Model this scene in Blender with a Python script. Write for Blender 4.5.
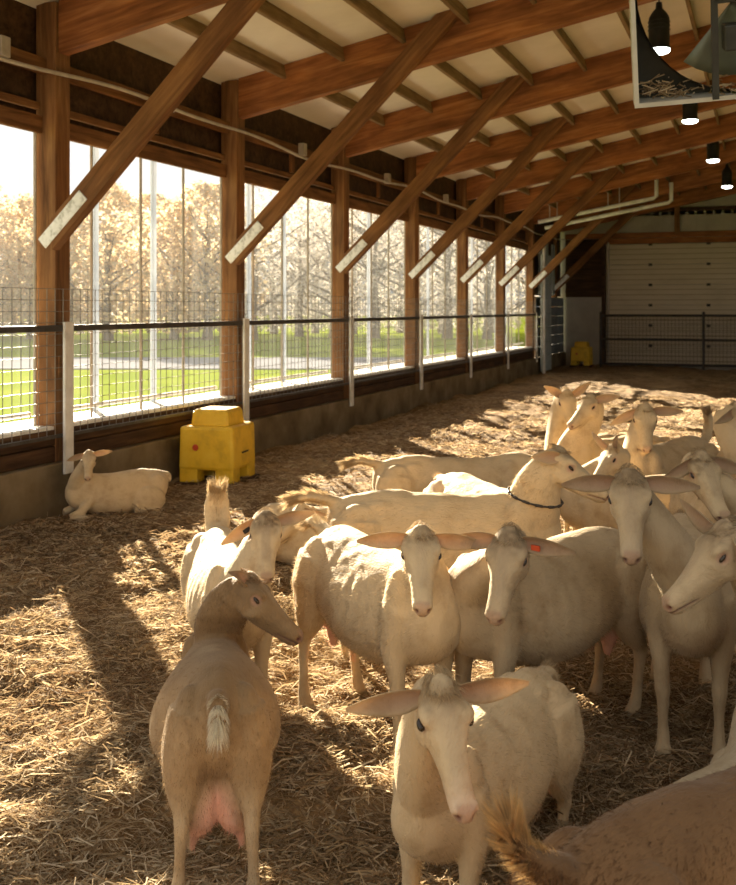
import bpy, bmesh, math, random
import numpy as np
from mathutils import Vector, Matrix

random.seed(7)
rng = np.random.default_rng(7)
S = bpy.context.scene
C = S.collection
for o in list(bpy.data.objects):
    bpy.data.objects.remove(o)

# ------------------------------------------------------------------ camera, sky, sun, exposure
F = 1050.0; CX = 368.0; HY = 308.0; H = 1.6
TH = math.radians(20.7); ct, st = math.cos(TH), math.sin(TH)
cam = bpy.data.cameras.new('camera'); camo = bpy.data.objects.new('camera', cam); C.objects.link(camo)
camo.location = (0, 0, H); camo.rotation_euler = (math.pi/2, 0, TH)
cam.sensor_fit = 'VERTICAL'; cam.sensor_height = 36.0; cam.sensor_width = 36.0
cam.lens = F/885*36.0; cam.shift_y = -(442.5-HY)/885
cam.clip_end = 2000
cam.dof.use_dof = True; cam.dof.focus_distance = 3.7; cam.dof.aperture_fstop = 6.5
S.camera = camo

w = bpy.data.worlds.new('world'); S.world = w; w.use_nodes = True
nt = w.node_tree; bg = nt.nodes['Background']
bg.inputs[0].default_value = (1.0, 0.98, 0.95, 1); bg.inputs[1].default_value = 0.68

SUN_AZ = (-0.67, 0.742); SUN_EL = math.radians(17.5)
sd = Vector((SUN_AZ[0]*math.cos(SUN_EL), SUN_AZ[1]*math.cos(SUN_EL), math.sin(SUN_EL))).normalized()
sl = bpy.data.lights.new('sun', 'SUN'); so = bpy.data.objects.new('sun', sl); C.objects.link(so)
sl.energy = 27.0; sl.color = (1.0, 0.85, 0.62); sl.angle = math.radians(0.6)
so.rotation_euler = sd.to_track_quat('Z', 'Y').to_euler(); so.location = (-30, 35, 20)

S.view_settings.view_transform = 'Standard'; S.view_settings.look = 'None'
S.view_settings.exposure = 0.5; S.view_settings.gamma = 1.0
S.view_settings.use_curve_mapping = False

def cw(xc, zc, z=0.0):
    """camera-ground coordinates (metres right, metres ahead) to world"""
    return Vector((xc*ct - zc*st, xc*st + zc*ct, z))
def at(px, py, zc):
    return cw((px-CX)*zc/F, zc, H-(py-HY)*zc/F)

# ------------------------------------------------------------------ materials
def new_mat(name):
    m = bpy.data.materials.new(name); m.use_nodes = True
    n = m.node_tree; b = n.nodes['Principled BSDF']
    return m, n, b
def N(n, t, **kw):
    nd = n.nodes.new(t)
    for k, v in kw.items():
        if k in nd.inputs.keys(): nd.inputs[k].default_value = v
        else: setattr(nd, k, v)
    return nd
def ramp(n, fac, stops):
    r = n.nodes.new('ShaderNodeValToRGB')
    el = r.color_ramp.elements
    while len(el) < len(stops): el.new(0.5)
    for e, (p, c) in zip(el, stops):
        e.position = p; e.color = (*c, 1)
    n.links.new(fac, r.inputs[0]); return r
def noise_mat(name, stops, scale=5, detail=6, rough=0.8, stretch=(1,1,1), bump=0.2, bscale=None, metal=0, coords='Object', spec=0.3, bdist=0.02):
    m, n, b = new_mat(name)
    tc = n.nodes.new('ShaderNodeTexCoord'); mp = n.nodes.new('ShaderNodeMapping')
    mp.inputs['Scale'].default_value = stretch
    n.links.new(tc.outputs[coords], mp.inputs[0])
    ns = N(n, 'ShaderNodeTexNoise', Scale=scale, Detail=detail, Roughness=0.6)
    n.links.new(mp.outputs[0], ns.inputs['Vector'])
    r = ramp(n, ns.outputs[0], stops)
    n.links.new(r.outputs[0], b.inputs['Base Color'])
    b.inputs['Roughness'].default_value = rough; b.inputs['Metallic'].default_value = metal
    b.inputs['Specular IOR Level'].default_value = spec
    if bump:
        n2 = N(n, 'ShaderNodeTexNoise', Scale=bscale or scale*3, Detail=5)
        n.links.new(mp.outputs[0], n2.inputs['Vector'])
        bp = N(n, 'ShaderNodeBump', Strength=bump, Distance=bdist)
        n.links.new(n2.outputs[0], bp.inputs['Height']); n.links.new(bp.outputs[0], b.inputs['Normal'])
    return m
def wood(name, dark, mid, light, scale=1.0):
    m, n, b = new_mat(name)
    tc = n.nodes.new('ShaderNodeTexCoord'); mp = n.nodes.new('ShaderNodeMapping')
    mp.inputs['Scale'].default_value = (0.9, 11, 11)
    oi = n.nodes.new('ShaderNodeObjectInfo'); add = N(n, 'ShaderNodeVectorMath', operation='ADD')
    n.links.new(tc.outputs['Object'], mp.inputs[0])
    sc = N(n, 'ShaderNodeMath', operation='MULTIPLY'); sc.inputs[1].default_value = 37.0
    n.links.new(oi.outputs['Random'], sc.inputs[0])
    n.links.new(mp.outputs[0], add.inputs[0]); n.links.new(sc.outputs[0], add.inputs[1])
    ns = N(n, 'ShaderNodeTexNoise', Scale=1.6*scale, Detail=7, Roughness=0.65, Distortion=0.6)
    n.links.new(add.outputs[0], ns.inputs['Vector'])
    r = ramp(n, ns.outputs[0], [(0.30, dark), (0.52, mid), (0.75, light)])
    # blotches and knots
    n3 = N(n, 'ShaderNodeTexNoise', Scale=1.7, Detail=3)
    mp3 = n.nodes.new('ShaderNodeMapping'); mp3.inputs['Scale'].default_value = (1.2, 3, 3)
    n.links.new(tc.outputs['Object'], mp3.inputs[0]); n.links.new(mp3.outputs[0], n3.inputs['Vector'])
    r3 = ramp(n, n3.outputs[0], [(0.33, (0.55, 0.5, 0.5)), (0.6, (1, 1, 1)), (0.8, (1.25, 1.15, 1.0))])
    mx = N(n, 'ShaderNodeMixRGB', blend_type='MULTIPLY'); mx.inputs[0].default_value = 0.8
    n.links.new(r.outputs[0], mx.inputs[1]); n.links.new(r3.outputs[0], mx.inputs[2])
    n.links.new(mx.outputs[0], b.inputs['Base Color'])
    b.inputs['Roughness'].default_value = 0.75; b.inputs['Specular IOR Level'].default_value = 0.25
    bp = N(n, 'ShaderNodeBump', Strength=0.25, Distance=0.01)
    n.links.new(ns.outputs[0], bp.inputs['Height']); n.links.new(bp.outputs[0], b.inputs['Normal'])
    return m
M = {}
M['wood_red'] = wood('red_brown_timber', (0.16, 0.055, 0.016), (0.31, 0.118, 0.036), (0.46, 0.21, 0.08))
M['wood_post'] = wood('golden_brown_timber', (0.105, 0.046, 0.015), (0.22, 0.104, 0.038), (0.33, 0.175, 0.07))
M['wood_brace'] = wood('brown_timber', (0.105, 0.043, 0.013), (0.205, 0.092, 0.031), (0.32, 0.16, 0.06))
M['wood_purlin'] = wood('tan_timber', (0.17, 0.10, 0.047), (0.26, 0.165, 0.082), (0.34, 0.23, 0.125))
M['wood_dark'] = wood('dark_timber', (0.03, 0.014, 0.006), (0.07, 0.034, 0.014), (0.12, 0.06, 0.025))
M['roof'] = noise_mat('cream_roof_sheet', [(0.3, (0.68, 0.62, 0.52)), (0.7, (0.80, 0.74, 0.64))], 1.5, 4, 0.7, bump=0.05)
M['concrete'] = noise_mat('stained_concrete', [(0.25, (0.085, 0.058, 0.028)), (0.5, (0.19, 0.14, 0.075)), (0.8, (0.31, 0.25, 0.16))], 2.2, 8, 0.9, bump=0.35)
M['grey_panel'] = noise_mat('blue_grey_panel', [(0.3, (0.13, 0.15, 0.16)), (0.7, (0.26, 0.28, 0.28))], 3, 5, 0.7, bump=0.1)
M['pale_panel'] = noise_mat('pale_panel', [(0.3, (0.30, 0.34, 0.34)), (0.7, (0.48, 0.52, 0.50))], 3, 5, 0.7, bump=0.1)
M['white_paint'] = noise_mat('white_paint', [(0.3, (0.55, 0.53, 0.48)), (0.65, (0.78, 0.77, 0.73))], 6, 6, 0.6, bump=0.08)
M['white_plate'] = noise_mat('weathered_white_plate', [(0.38, (0.50, 0.50, 0.46)), (0.5, (0.80, 0.81, 0.78)), (0.8, (0.9, 0.9, 0.88))], 18, 6, 0.5, bump=0.15)
M['rail'] = noise_mat('dark_rail', [(0.3, (0.03, 0.025, 0.02)), (0.7, (0.075, 0.065, 0.055))], 8, 4, 0.5, bump=0.1)
M['wire'] = noise_mat('galvanised_wire', [(0.3, (0.16, 0.15, 0.13)), (0.7, (0.26, 0.25, 0.22))], 8, 2, 0.5, bump=0, metal=0.3)
M['conduit'] = noise_mat('grey_conduit', [(0.3, (0.36, 0.31, 0.24)), (0.7, (0.50, 0.44, 0.36))], 8, 3, 0.5, bump=0.03)
M['yellow'] = noise_mat('yellow_plastic', [(0.25, (0.50, 0.30, 0.015)), (0.5, (0.74, 0.46, 0.02)), (0.8, (0.82, 0.56, 0.05))], 6, 6, 0.5, bump=0.08, spec=0.4)
M['black'] = noise_mat('black_plastic', [(0.3, (0.008, 0.008, 0.008)), (0.7, (0.025, 0.024, 0.022))], 6, 3, 0.5, bump=0.03)
M['red_plastic'] = noise_mat('red_plastic', [(0.3, (0.45, 0.05, 0.015)), (0.7, (0.6, 0.09, 0.03))], 6, 3, 0.4, bump=0.0)
M['door'] = noise_mat('cream_door_panel', [(0.2, (0.42, 0.35, 0.235)), (0.5, (0.52, 0.44, 0.305)), (0.8, (0.57, 0.49, 0.35))], 1.2, 6, 0.5, bump=0.03, stretch=(1, 1, 3))
M['gable'] = noise_mat('gable_sheet', [(0.3, (0.34, 0.31, 0.25)), (0.7, (0.46, 0.42, 0.34))], 2, 5, 0.6, bump=0.05)
M['grass'] = noise_mat('meadow_grass', [(0.25, (0.085, 0.125, 0.005)), (0.5, (0.125, 0.165, 0.008)), (0.75, (0.17, 0.19, 0.018))], 0.35, 8, 1.0, bump=0.06, bscale=12, bdist=0.05, spec=0.0)
M['gravel'] = noise_mat('pale_gravel', [(0.3, (0.42, 0.40, 0.36)), (0.7, (0.62, 0.60, 0.55))], 3, 8, 1.0, bump=0.1, bscale=30, spec=0.0)
M['road'] = noise_mat('grey_road', [(0.3, (0.15, 0.155, 0.17)), (0.7, (0.21, 0.215, 0.23))], 1, 6, 1.0, bump=0.05, spec=0.0)
M['bark'] = noise_mat('tree_bark', [(0.3, (0.10, 0.07, 0.045)), (0.7, (0.22, 0.17, 0.12))], 6, 6, 0.9, bump=0.4)
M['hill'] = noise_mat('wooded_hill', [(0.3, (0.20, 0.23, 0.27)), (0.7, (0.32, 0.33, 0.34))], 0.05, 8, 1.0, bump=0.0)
M['fan_white'] = noise_mat('fan_housing_paint', [(0.3, (0.42, 0.39, 0.32)), (0.7, (0.6, 0.57, 0.49))], 5, 5, 0.5, bump=0.04)
M['fan_dark'] = noise_mat('fan_dark_steel', [(0.3, (0.022, 0.022, 0.017)), (0.7, (0.055, 0.052, 0.042))], 5, 5, 0.5, bump=0.04)
M['fan_blade'] = noise_mat('fan_blade_steel', [(0.3, (0.10, 0.115, 0.085)), (0.7, (0.19, 0.20, 0.15))], 4, 5, 0.45, bump=0.04, metal=0.2)

def leaf_mat(name, a, b_, c):
    m, n, b = new_mat(name)
    at_ = N(n, 'ShaderNodeAttribute', attribute_name='rnd')
    r = ramp(n, at_.outputs['Fac'], [(0.0, a), (0.5, b_), (1.0, c)])
    n.links.new(r.outputs[0], b.inputs['Base Color']); b.inputs['Roughness'].default_value = 0.8
    b.inputs['Specular IOR Level'].default_value = 0.1
    tr = n.nodes.new('ShaderNodeBsdfTranslucent'); n.links.new(r.outputs[0], tr.inputs[0])
    mx = n.nodes.new('ShaderNodeMixShader'); mx.inputs[0].default_value = 0.45
    out = n.nodes['Material Output']
    n.links.new(b.outputs[0], mx.inputs[1]); n.links.new(tr.outputs[0], mx.inputs[2]); n.links.new(mx.outputs[0], out.inputs[0])
    return m
M['leaf_tan'] = leaf_mat('autumn_leaves', (0.46, 0.33, 0.19), (0.62, 0.48, 0.30), (0.76, 0.64, 0.44))  # leaf colour paled to carry the distance haze
M['leaf_grey'] = leaf_mat('bare_grey_twigs', (0.34, 0.30, 0.26), (0.47, 0.43, 0.38), (0.60, 0.55, 0.49))  # haze over the far wood is put into these pale greys
M['straw'] = leaf_mat('straw_stems', (0.165, 0.098, 0.05), (0.46, 0.335, 0.19), (0.78, 0.66, 0.47))
def plastic_mat():
    m, n, b = new_mat('translucent_curtain_plastic')
    tc = n.nodes.new('ShaderNodeTexCoord'); ns = N(n, 'ShaderNodeTexNoise', Scale=3, Detail=4); n.links.new(tc.outputs['Object'], ns.inputs['Vector'])
    r = ramp(n, ns.outputs[0], [(0.3, (0.42, 0.45, 0.50)), (0.7, (0.55, 0.58, 0.62))])
    n.links.new(r.outputs[0], b.inputs['Base Color']); b.inputs['Roughness'].default_value = 0.5
    tr = n.nodes.new('ShaderNodeBsdfTranslucent'); n.links.new(r.outputs[0], tr.inputs[0])
    mx = n.nodes.new('ShaderNodeMixShader'); mx.inputs[0].default_value = 0.6
    n.links.new(b.outputs[0], mx.inputs[1]); n.links.new(tr.outputs[0], mx.inputs[2]); n.links.new(mx.outputs[0], n.nodes['Material Output'].inputs[0])
    return m
M['plastic'] = plastic_mat()
def film_mat():
    m, n, b = new_mat('clear_curtain_film')
    tc = n.nodes.new('ShaderNodeTexCoord'); mp = n.nodes.new('ShaderNodeMapping'); mp.inputs['Scale'].default_value = (1, 5, 0.3)
    n.links.new(tc.outputs['Object'], mp.inputs[0]); ns = N(n, 'ShaderNodeTexNoise', Scale=1.5, Detail=4); n.links.new(mp.outputs[0], ns.inputs['Vector'])
    mr = N(n, 'ShaderNodeMapRange'); mr.inputs['To Min'].default_value = 0.002; mr.inputs['To Max'].default_value = 0.03
    n.links.new(ns.outputs[0], mr.inputs['Value'])
    t0 = n.nodes.new('ShaderNodeBsdfTransparent'); tr = n.nodes.new('ShaderNodeBsdfTranslucent'); tr.inputs[0].default_value = (0.9, 0.92, 0.94, 1)
    mx = n.nodes.new('ShaderNodeMixShader'); n.links.new(mr.outputs[0], mx.inputs[0])
    n.links.new(t0.outputs[0], mx.inputs[1]); n.links.new(tr.outputs[0], mx.inputs[2]); n.links.new(mx.outputs[0], n.nodes['Material Output'].inputs[0])
    return m
M['film'] = film_mat()
M['door_gap_shade'] = noise_mat('door_gap_shade', [(0.3, (0.30, 0.25, 0.165)), (0.7, (0.36, 0.30, 0.2))], 3, 3, 0.6, bump=0)  # darker cream paints the gap shading onto the door strips

def lamp_mat():
    m, n, b = new_mat('lamp_lens')
    b.inputs['Base Color'].default_value = (0.9, 0.95, 0.9, 1)
    b.inputs['Emission Color'].default_value = (0.92, 1.0, 0.90, 1); b.inputs['Emission Strength'].default_value = 9
    return m
M['lamp'] = lamp_mat()

def floor_mat():
    m, n, b = new_mat('bedding_floor')
    tc = n.nodes.new('ShaderNodeTexCoord')
    ns = N(n, 'ShaderNodeTexNoise', Scale=1.3, Detail=10, Roughness=0.7); n.links.new(tc.outputs['Object'], ns.inputs['Vector'])
    r = ramp(n, ns.outputs[0], [(0.3, (0.08, 0.042, 0.018)), (0.5, (0.21, 0.125, 0.055)), (0.72, (0.42, 0.29, 0.145))])
    # crossed straw-like streaks
    prev = r.outputs[0]
    for k, ang in enumerate((0.3, 1.5, 2.5)):
        mp = n.nodes.new('ShaderNodeMapping'); mp.inputs['Rotation'].default_value = (0, 0, ang); mp.inputs['Scale'].default_value = (8, 60, 8)
        n.links.new(tc.outputs['Object'], mp.inputs[0])
        n2 = N(n, 'ShaderNodeTexNoise', Scale=1.0, Detail=3, Distortion=1.5); n.links.new(mp.outputs[0], n2.inputs['Vector'])
        r2 = ramp(n, n2.outputs[0], [(0.58, (0, 0, 0)), (0.66, (1, 1, 1))])
        mx = N(n, 'ShaderNodeMixRGB', blend_type='MIX'); mx.inputs[2].default_value = (0.56, 0.44, 0.27, 1)
        ml = N(n, 'ShaderNodeMath', operation='MULTIPLY'); ml.inputs[1].default_value = 0.6
        n.links.new(r2.outputs[0], ml.inputs[0]); n.links.new(ml.outputs[0], mx.inputs[0])
        n.links.new(prev, mx.inputs[1]); prev = mx.outputs[0]
    n.links.new(prev, b.inputs['Base Color']); b.inputs['Roughness'].default_value = 0.9
    b.inputs['Specular IOR Level'].default_value = 0.15
    n4 = N(n, 'ShaderNodeTexNoise', Scale=45, Detail=4); n.links.new(tc.outputs['Object'], n4.inputs['Vector'])
    bp = N(n, 'ShaderNodeBump', Strength=0.7, Distance=0.03); n.links.new(n4.outputs[0], bp.inputs['Height'])
    n.links.new(bp.outputs[0], b.inputs['Normal'])
    return m
M['floor'] = floor_mat()

def coat_mat(name, translucent=0.0):
    m, n, b = new_mat(name)
    a = N(n, 'ShaderNodeAttribute', attribute_name='Col')
    tc = n.nodes.new('ShaderNodeTexCoord')
    ns = N(n, 'ShaderNodeTexNoise', Scale=9, Detail=6, Roughness=0.65); n.links.new(tc.outputs['Object'], ns.inputs['Vector'])
    r = ramp(n, ns.outputs[0], [(0.25, (0.74, 0.68, 0.60)), (0.5, (1, 1, 1)), (0.8, (1.12, 1.12, 1.12))])
    mx = N(n, 'ShaderNodeMixRGB', blend_type='MULTIPLY'); mx.inputs[0].default_value = 1.0
    n.links.new(a.outputs['Color'], mx.inputs[1]); n.links.new(r.outputs[0], mx.inputs[2])
    n.links.new(mx.outputs[0], b.inputs['Base Color'])
    b.inputs['Roughness'].default_value = 0.75; b.inputs['Specular IOR Level'].default_value = 0.2
    b.inputs['Sheen Weight'].default_value = 0.15; b.inputs['Sheen Roughness'].default_value = 0.45
    b.inputs['Sheen Tint'].default_value = (1, 0.93, 0.8, 1)
    mp = n.nodes.new('ShaderNodeMapping'); mp.inputs['Scale'].default_value = (45, 160, 70)
    n.links.new(tc.outputs['Object'], mp.inputs[0])
    n2 = N(n, 'ShaderNodeTexNoise', Scale=1.0, Detail=3, Distortion=0.6); n.links.new(mp.outputs[0], n2.inputs['Vector'])
    bp = N(n, 'ShaderNodeBump', Strength=0.5, Distance=0.008); n.links.new(n2.outputs[0], bp.inputs['Height'])
    n.links.new(bp.outputs[0], b.inputs['Normal'])
    if translucent:
        tr = n.nodes.new('ShaderNodeBsdfTranslucent'); n.links.new(mx.outputs[0], tr.inputs[0])
        ms = n.nodes.new('ShaderNodeMixShader'); ms.inputs[0].default_value = translucent
        out = n.nodes['Material Output']
        n.links.new(b.outputs[0], ms.inputs[1]); n.links.new(tr.outputs[0], ms.inputs[2]); n.links.new(ms.outputs[0], out.inputs[0])
    return m
M['coat'] = coat_mat('goat_coat', 0.0); M['ear'] = coat_mat('goat_ear_skin', 0.28); M['hair'] = coat_mat('goat_hair', 0.45)
def eye_mat():
    m, n, b = new_mat('goat_eye'); b.inputs['Base Color'].default_value = (0.03, 0.018, 0.008, 1)
    b.inputs['Roughness'].default_value = 0.08
    return m
M['eye'] = eye_mat()

# ------------------------------------------------------------------ helpers
def link(o, parent=None):
    C.objects.link(o)
    if parent is not None: o.parent = parent
    return o
def empty(name, loc=(0, 0, 0), rz=0, parent=None):
    o = bpy.data.objects.new(name, None); o.location = loc; o.rotation_euler = (0, 0, rz); o.empty_display_size = 0.1
    return link(o, parent)
def tag(o, label=None, cat=None, group=None, kind=None):
    if label: o['label'] = label
    if cat: o['category'] = cat
    if group: o['group'] = group
    if kind: o['kind'] = kind
    return o
class MB:
    def __init__(s): s.v = []; s.f = []
    def add(s, vs, fs):
        b = len(s.v); s.v += [tuple(v) for v in vs]; s.f += [tuple(i+b for i in f) for f in fs]; return s
    def box(s, lo, hi):
        x0, y0, z0 = lo; x1, y1, z1 = hi
        return s.add([(x0,y0,z0),(x1,y0,z0),(x1,y1,z0),(x0,y1,z0),(x0,y0,z1),(x1,y0,z1),(x1,y1,z1),(x0,y1,z1)],
              [(0,3,2,1),(4,5,6,7),(0,1,5,4),(1,2,6,5),(2,3,7,6),(3,0,4,7)])
    def rings(s, rs, cap=True):
        n = len(rs[0]); vs = [p for r in rs for p in r]; fs = []
        for i in range(len(rs)-1):
            for j in range(n):
                k = (j+1) % n
                fs.append((i*n+j, i*n+k, (i+1)*n+k, (i+1)*n+j))
        if cap:
            fs.append(tuple(range(n))[::-1]); fs.append(tuple((len(rs)-1)*n+j for j in range(n)))
        return s.add(vs, fs)
    def tube(s, pts, r, n=8):
        pts = [Vector(p) for p in pts]; rs = []
        rad = r if hasattr(r, '__len__') else [r]*len(pts)
        ref = None
        for i, p in enumerate(pts):
            t = (pts[min(i+1, len(pts)-1)] - pts[max(i-1, 0)]).normalized()
            if ref is None: ref = Vector((0, 0, 1)) if abs(t.z) < 0.9 else Vector((1, 0, 0))
            a = t.cross(ref).normalized(); b = a.cross(t); ref = b
            rs.append([p + (a*math.cos(2*math.pi*j/n) + b*math.sin(2*math.pi*j/n))*rad[i] for j in range(n)])
        return s.rings(rs)
    def lathe(s, prof, n=24, c=(0, 0, 0)):
        return s.rings([[(c[0]+r*math.cos(2*math.pi*j/n), c[1]+r*math.sin(2*math.pi*j/n), c[2]+z) for j in range(n)] for r, z in prof])
    def mesh(s, name):
        me = bpy.data.meshes.new(name); me.from_pydata(s.v, [], s.f); me.update(); return me
    def build(s, name, mat, parent=None, smooth=False, bevel=0):
        me = s.mesh(name)
        bm = bmesh.new(); bm.from_mesh(me); bmesh.ops.recalc_face_normals(bm, faces=bm.faces)
        if bevel: bmesh.ops.bevel(bm, geom=bm.edges[:], offset=bevel, segments=2, affect='EDGES', profile=0.5)
        bm.to_mesh(me); bm.free()
        me.materials.append(mat)
        if smooth: me.polygons.foreach_set('use_smooth', [True]*len(me.polygons))
        return link(bpy.data.objects.new(name, me), parent)
def beam_mesh(name, L, w, h, mat, ch=0.006, ends=(0, 0)):
    """length along local X from 0 to L, width along Y, height along Z; ends = shear of the end cuts"""
    mb = MB(); rs = []
    sec = [(-w/2+ch, -h/2), (w/2-ch, -h/2), (w/2, -h/2+ch), (w/2, h/2-ch), (w/2-ch, h/2), (-w/2+ch, h/2), (-w/2, h/2-ch), (-w/2, -h/2+ch)]
    for x, sh in ((0, ends[0]), (L, ends[1])):
        rs.append([(x+sh*z, y, z) for y, z in sec])
    mb.rings(rs); me = mb.mesh(name)
    bm = bmesh.new(); bm.from_mesh(me); bmesh.ops.recalc_face_normals(bm, faces=bm.faces); bm.to_mesh(me); bm.free()
    me.materials.append(mat); return me
def beam(name, p0, p1, w, h, mat, parent=None, side=(0, 1, 0), ends=(0, 0), me=None):
    p0 = Vector(p0); p1 = Vector(p1); x = (p1-p0).normalized(); y = Vector(side); z = x.cross(y).normalized(); y = z.cross(x)
    if me is None: me = beam_mesh(name, (p1-p0).length, w, h, mat, ends=ends)
    o = bpy.data.objects.new(name, me); link(o, parent)
    m = Matrix((x, y, z)).transposed().to_4x4(); m.translation = p0
    o.matrix_world = m
    return o

def vnoise(x, y, seed=0):
    xi = np.floor(x).astype(np.int64); yi = np.floor(y).astype(np.int64); fx = x-xi; fy = y-yi
    fx = fx*fx*(3-2*fx); fy = fy*fy*(3-2*fy)
    def hsh(a, b):
        h = (a*374761393 + b*668265263 + seed*1442695041) & 0xffffffff
        h = ((h ^ (h >> 13))*1274126177) & 0xffffffff
        return ((h ^ (h >> 16)) & 0xffff)/65535.0
    return (hsh(xi, yi)*(1-fx)+hsh(xi+1, yi)*fx)*(1-fy) + (hsh(xi, yi+1)*(1-fx)+hsh(xi+1, yi+1)*fx)*fy
def sstep(a, b, x):
    t = np.clip((x-a)/(b-a), 0, 1); return t*t*(3-2*t)
def ground(X, Y):
    X = np.asarray(X, float); Y = np.asarray(Y, float)
    xc = X*ct + Y*st; zc = -X*st + Y*ct
    # bedding edge: a lower strip near the camera, worn down on the left too
    wd = 0.08 + 0.9*sstep(-0.5, -1.4, xc) + 0.5*sstep(0.1, 0.6, xc)
    edge = 3.52 + 0.05*(vnoise(xc*3, zc*0, 5)-0.5)
    h = -0.14*sstep(0, 1, (edge-zc)/wd + 0.15)
    h = h - 0.06*sstep(-0.7, -1.6, xc)*sstep(7.5, 5.5, zc)*(1-sstep(0, 1, (edge-zc)/wd))
    am = 1.0
    h = h + 0.075*(vnoise(X*1.3, Y*1.3, 1)-0.5) + 0.06*(vnoise(X*3.1, Y*3.1, 2)-0.5) + 0.042*(vnoise(X*7.3, Y*7.3, 3)-0.5) + 0.022*(vnoise(X*17, Y*17, 4)-0.5)
    return h
def gz(p):
    return float(ground(np.array([p[0]]), np.array([p[1]]))[0])

# ------------------------------------------------------------------ barn frame dimensions
WX = -5.35; Y0 = 7.0; SP = 3.05; K = list(range(-2, 8)); EY = 29.4
yk = lambda k: Y0 + SP*k
PITCH = 0.194; RBX = -5.25; RBZ = 3.63; RD = 0.42; RIDGE = 1.6
def rz(X): return RBZ + PITCH*((X-RBX) if X <= RIDGE else (2*RIDGE-X-RBX))
RWX = 2*RIDGE + 5.35
ORD = ['', '', 'nearest', 'second', 'third', 'fourth', 'fifth', 'sixth', 'seventh', 'last']

# floor
def axis(spec):
    out = []
    for a, b, s in spec: out += list(np.arange(a, b-1e-6, s))
    out.append(spec[-1][1]); return np.array(out)
xs = axis([(-5.45, -4.2, 0.06), (-4.2, 2.2, 0.032), (2.2, 4, 0.15), (4, RWX+0.2, 0.6)])
ys = axis([(-4, 1, 0.5), (1, 7.5, 0.032), (7.5, 14, 0.07), (14, EY+0.1, 0.16)])
GX, GY = np.meshgrid(xs, ys); GZ = ground(GX, GY)
me = bpy.data.meshes.new('floor'); nx, ny = len(xs), len(ys)
idx = np.arange(nx*ny).reshape(ny, nx)
quads = np.stack([idx[:-1, :-1], idx[:-1, 1:], idx[1:, 1:], idx[1:, :-1]], -1).reshape(-1, 4)
me.vertices.add(nx*ny); me.vertices.foreach_set('co', np.stack([GX, GY, GZ], -1).reshape(-1))
me.loops.add(len(quads)*4); me.loops.foreach_set('vertex_index', quads.reshape(-1))
me.polygons.add(len(quads)); me.polygons.foreach_set('loop_start', np.arange(len(quads))*4)
me.update(calc_edges=True); me.validate()
me.polygons.foreach_set('use_smooth', np.ones(len(quads), bool)); me.materials.append(M['floor'])
fl = link(bpy.data.objects.new('floor', me)); tag(fl, 'straw and manure bedding floor of the barn', kind='structure')

# straw strewn on the floor: nobody could count it
def make_straw():
    n = 290000
    zc = np.concatenate([2.2 + 5.3*rng.random(int(n*0.8))**1.15, 7.5+11*rng.random(n-int(n*0.8))**1.2])
    xc = (rng.random(n)*860-70-CX)*zc/F
    X = xc*ct - zc*st; Y = xc*st + zc*ct
    ok = (X > -5.05) & (X < 6); X, Y, zc = X[ok], Y[ok], zc[ok]; n = len(X)
    dens = 0.35 + 0.65*sstep(0.35, 0.6, vnoise(X*2.3, Y*2.3, 21)*0.6 + vnoise(X*6, Y*6, 22)*0.4)
    ok = rng.random(n) < dens; X, Y, zc = X[ok], Y[ok], zc[ok]; n = len(X)
    Z = ground(X, Y) + 0.004 + 0.022*rng.random(n)**2
    L = np.exp(rng.normal(math.log(0.066), 0.45, n)); L = np.clip(L, 0.03, 0.2)*(1+0.25*(zc > 7))
    W = (0.0011 + 0.0017*rng.random(n))*(1+0.7*(zc > 6))
    yaw = rng.random(n)*2*np.pi; pit = rng.normal(0.05, 0.28, n)
    d = np.stack([np.cos(pit)*np.cos(yaw), np.cos(pit)*np.sin(yaw), np.sin(pit)], -1)
    roll = rng.random(n)*np.pi
    sidev = np.stack([-np.sin(yaw), np.cos(yaw), 0*yaw], -1); up = np.cross(d, sidev)
    wv = (sidev*np.cos(roll)[:, None] + up*np.abs(np.sin(roll))[:, None])*W[:, None]
    p = np.stack([X, Y, Z], -1)
    bend = np.stack([rng.normal(0, 1, n), rng.normal(0, 1, n), np.abs(rng.normal(0, 1, n))], -1)*(L*0.09)[:, None]
    a = p - d*(L/2)[:, None]; b = p + bend; c = p + d*(L/2)[:, None]
    vs = np.stack([a-wv, a+wv, b+wv, b-wv, c+wv, c-wv], 1).reshape(-1, 3)
    base = np.arange(n)*6
    q = np.stack([np.stack([base, base+1, base+2, base+3], -1), np.stack([base+3, base+2, base+4, base+5], -1)], 1).reshape(-1, 4)
    me = bpy.data.meshes.new('straw')
    me.vertices.add(len(vs)); me.vertices.foreach_set('co', vs.reshape(-1))
    me.loops.add(len(q)*4); me.loops.foreach_set('vertex_index', q.reshape(-1))
    me.polygons.add(len(q)); me.polygons.foreach_set('loop_start', np.arange(len(q))*4)
    me.update(calc_edges=True)
    r = np.clip(rng.random(n)**1.2*0.75 + 0.35*(vnoise(X*1.1, Y*1.1, 9)-0.35), 0, 1)
    atr = me.attributes.new('rnd', 'FLOAT', 'POINT'); atr.data.foreach_set('value', np.repeat(r, 6).astype(np.float32))
    me.materials.append(M['straw'])
    o = link(bpy.data.objects.new('straw_bedding', me)); tag(o, 'loose golden straw strewn over the barn floor', 'straw', kind='stuff')
make_straw()

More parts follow.
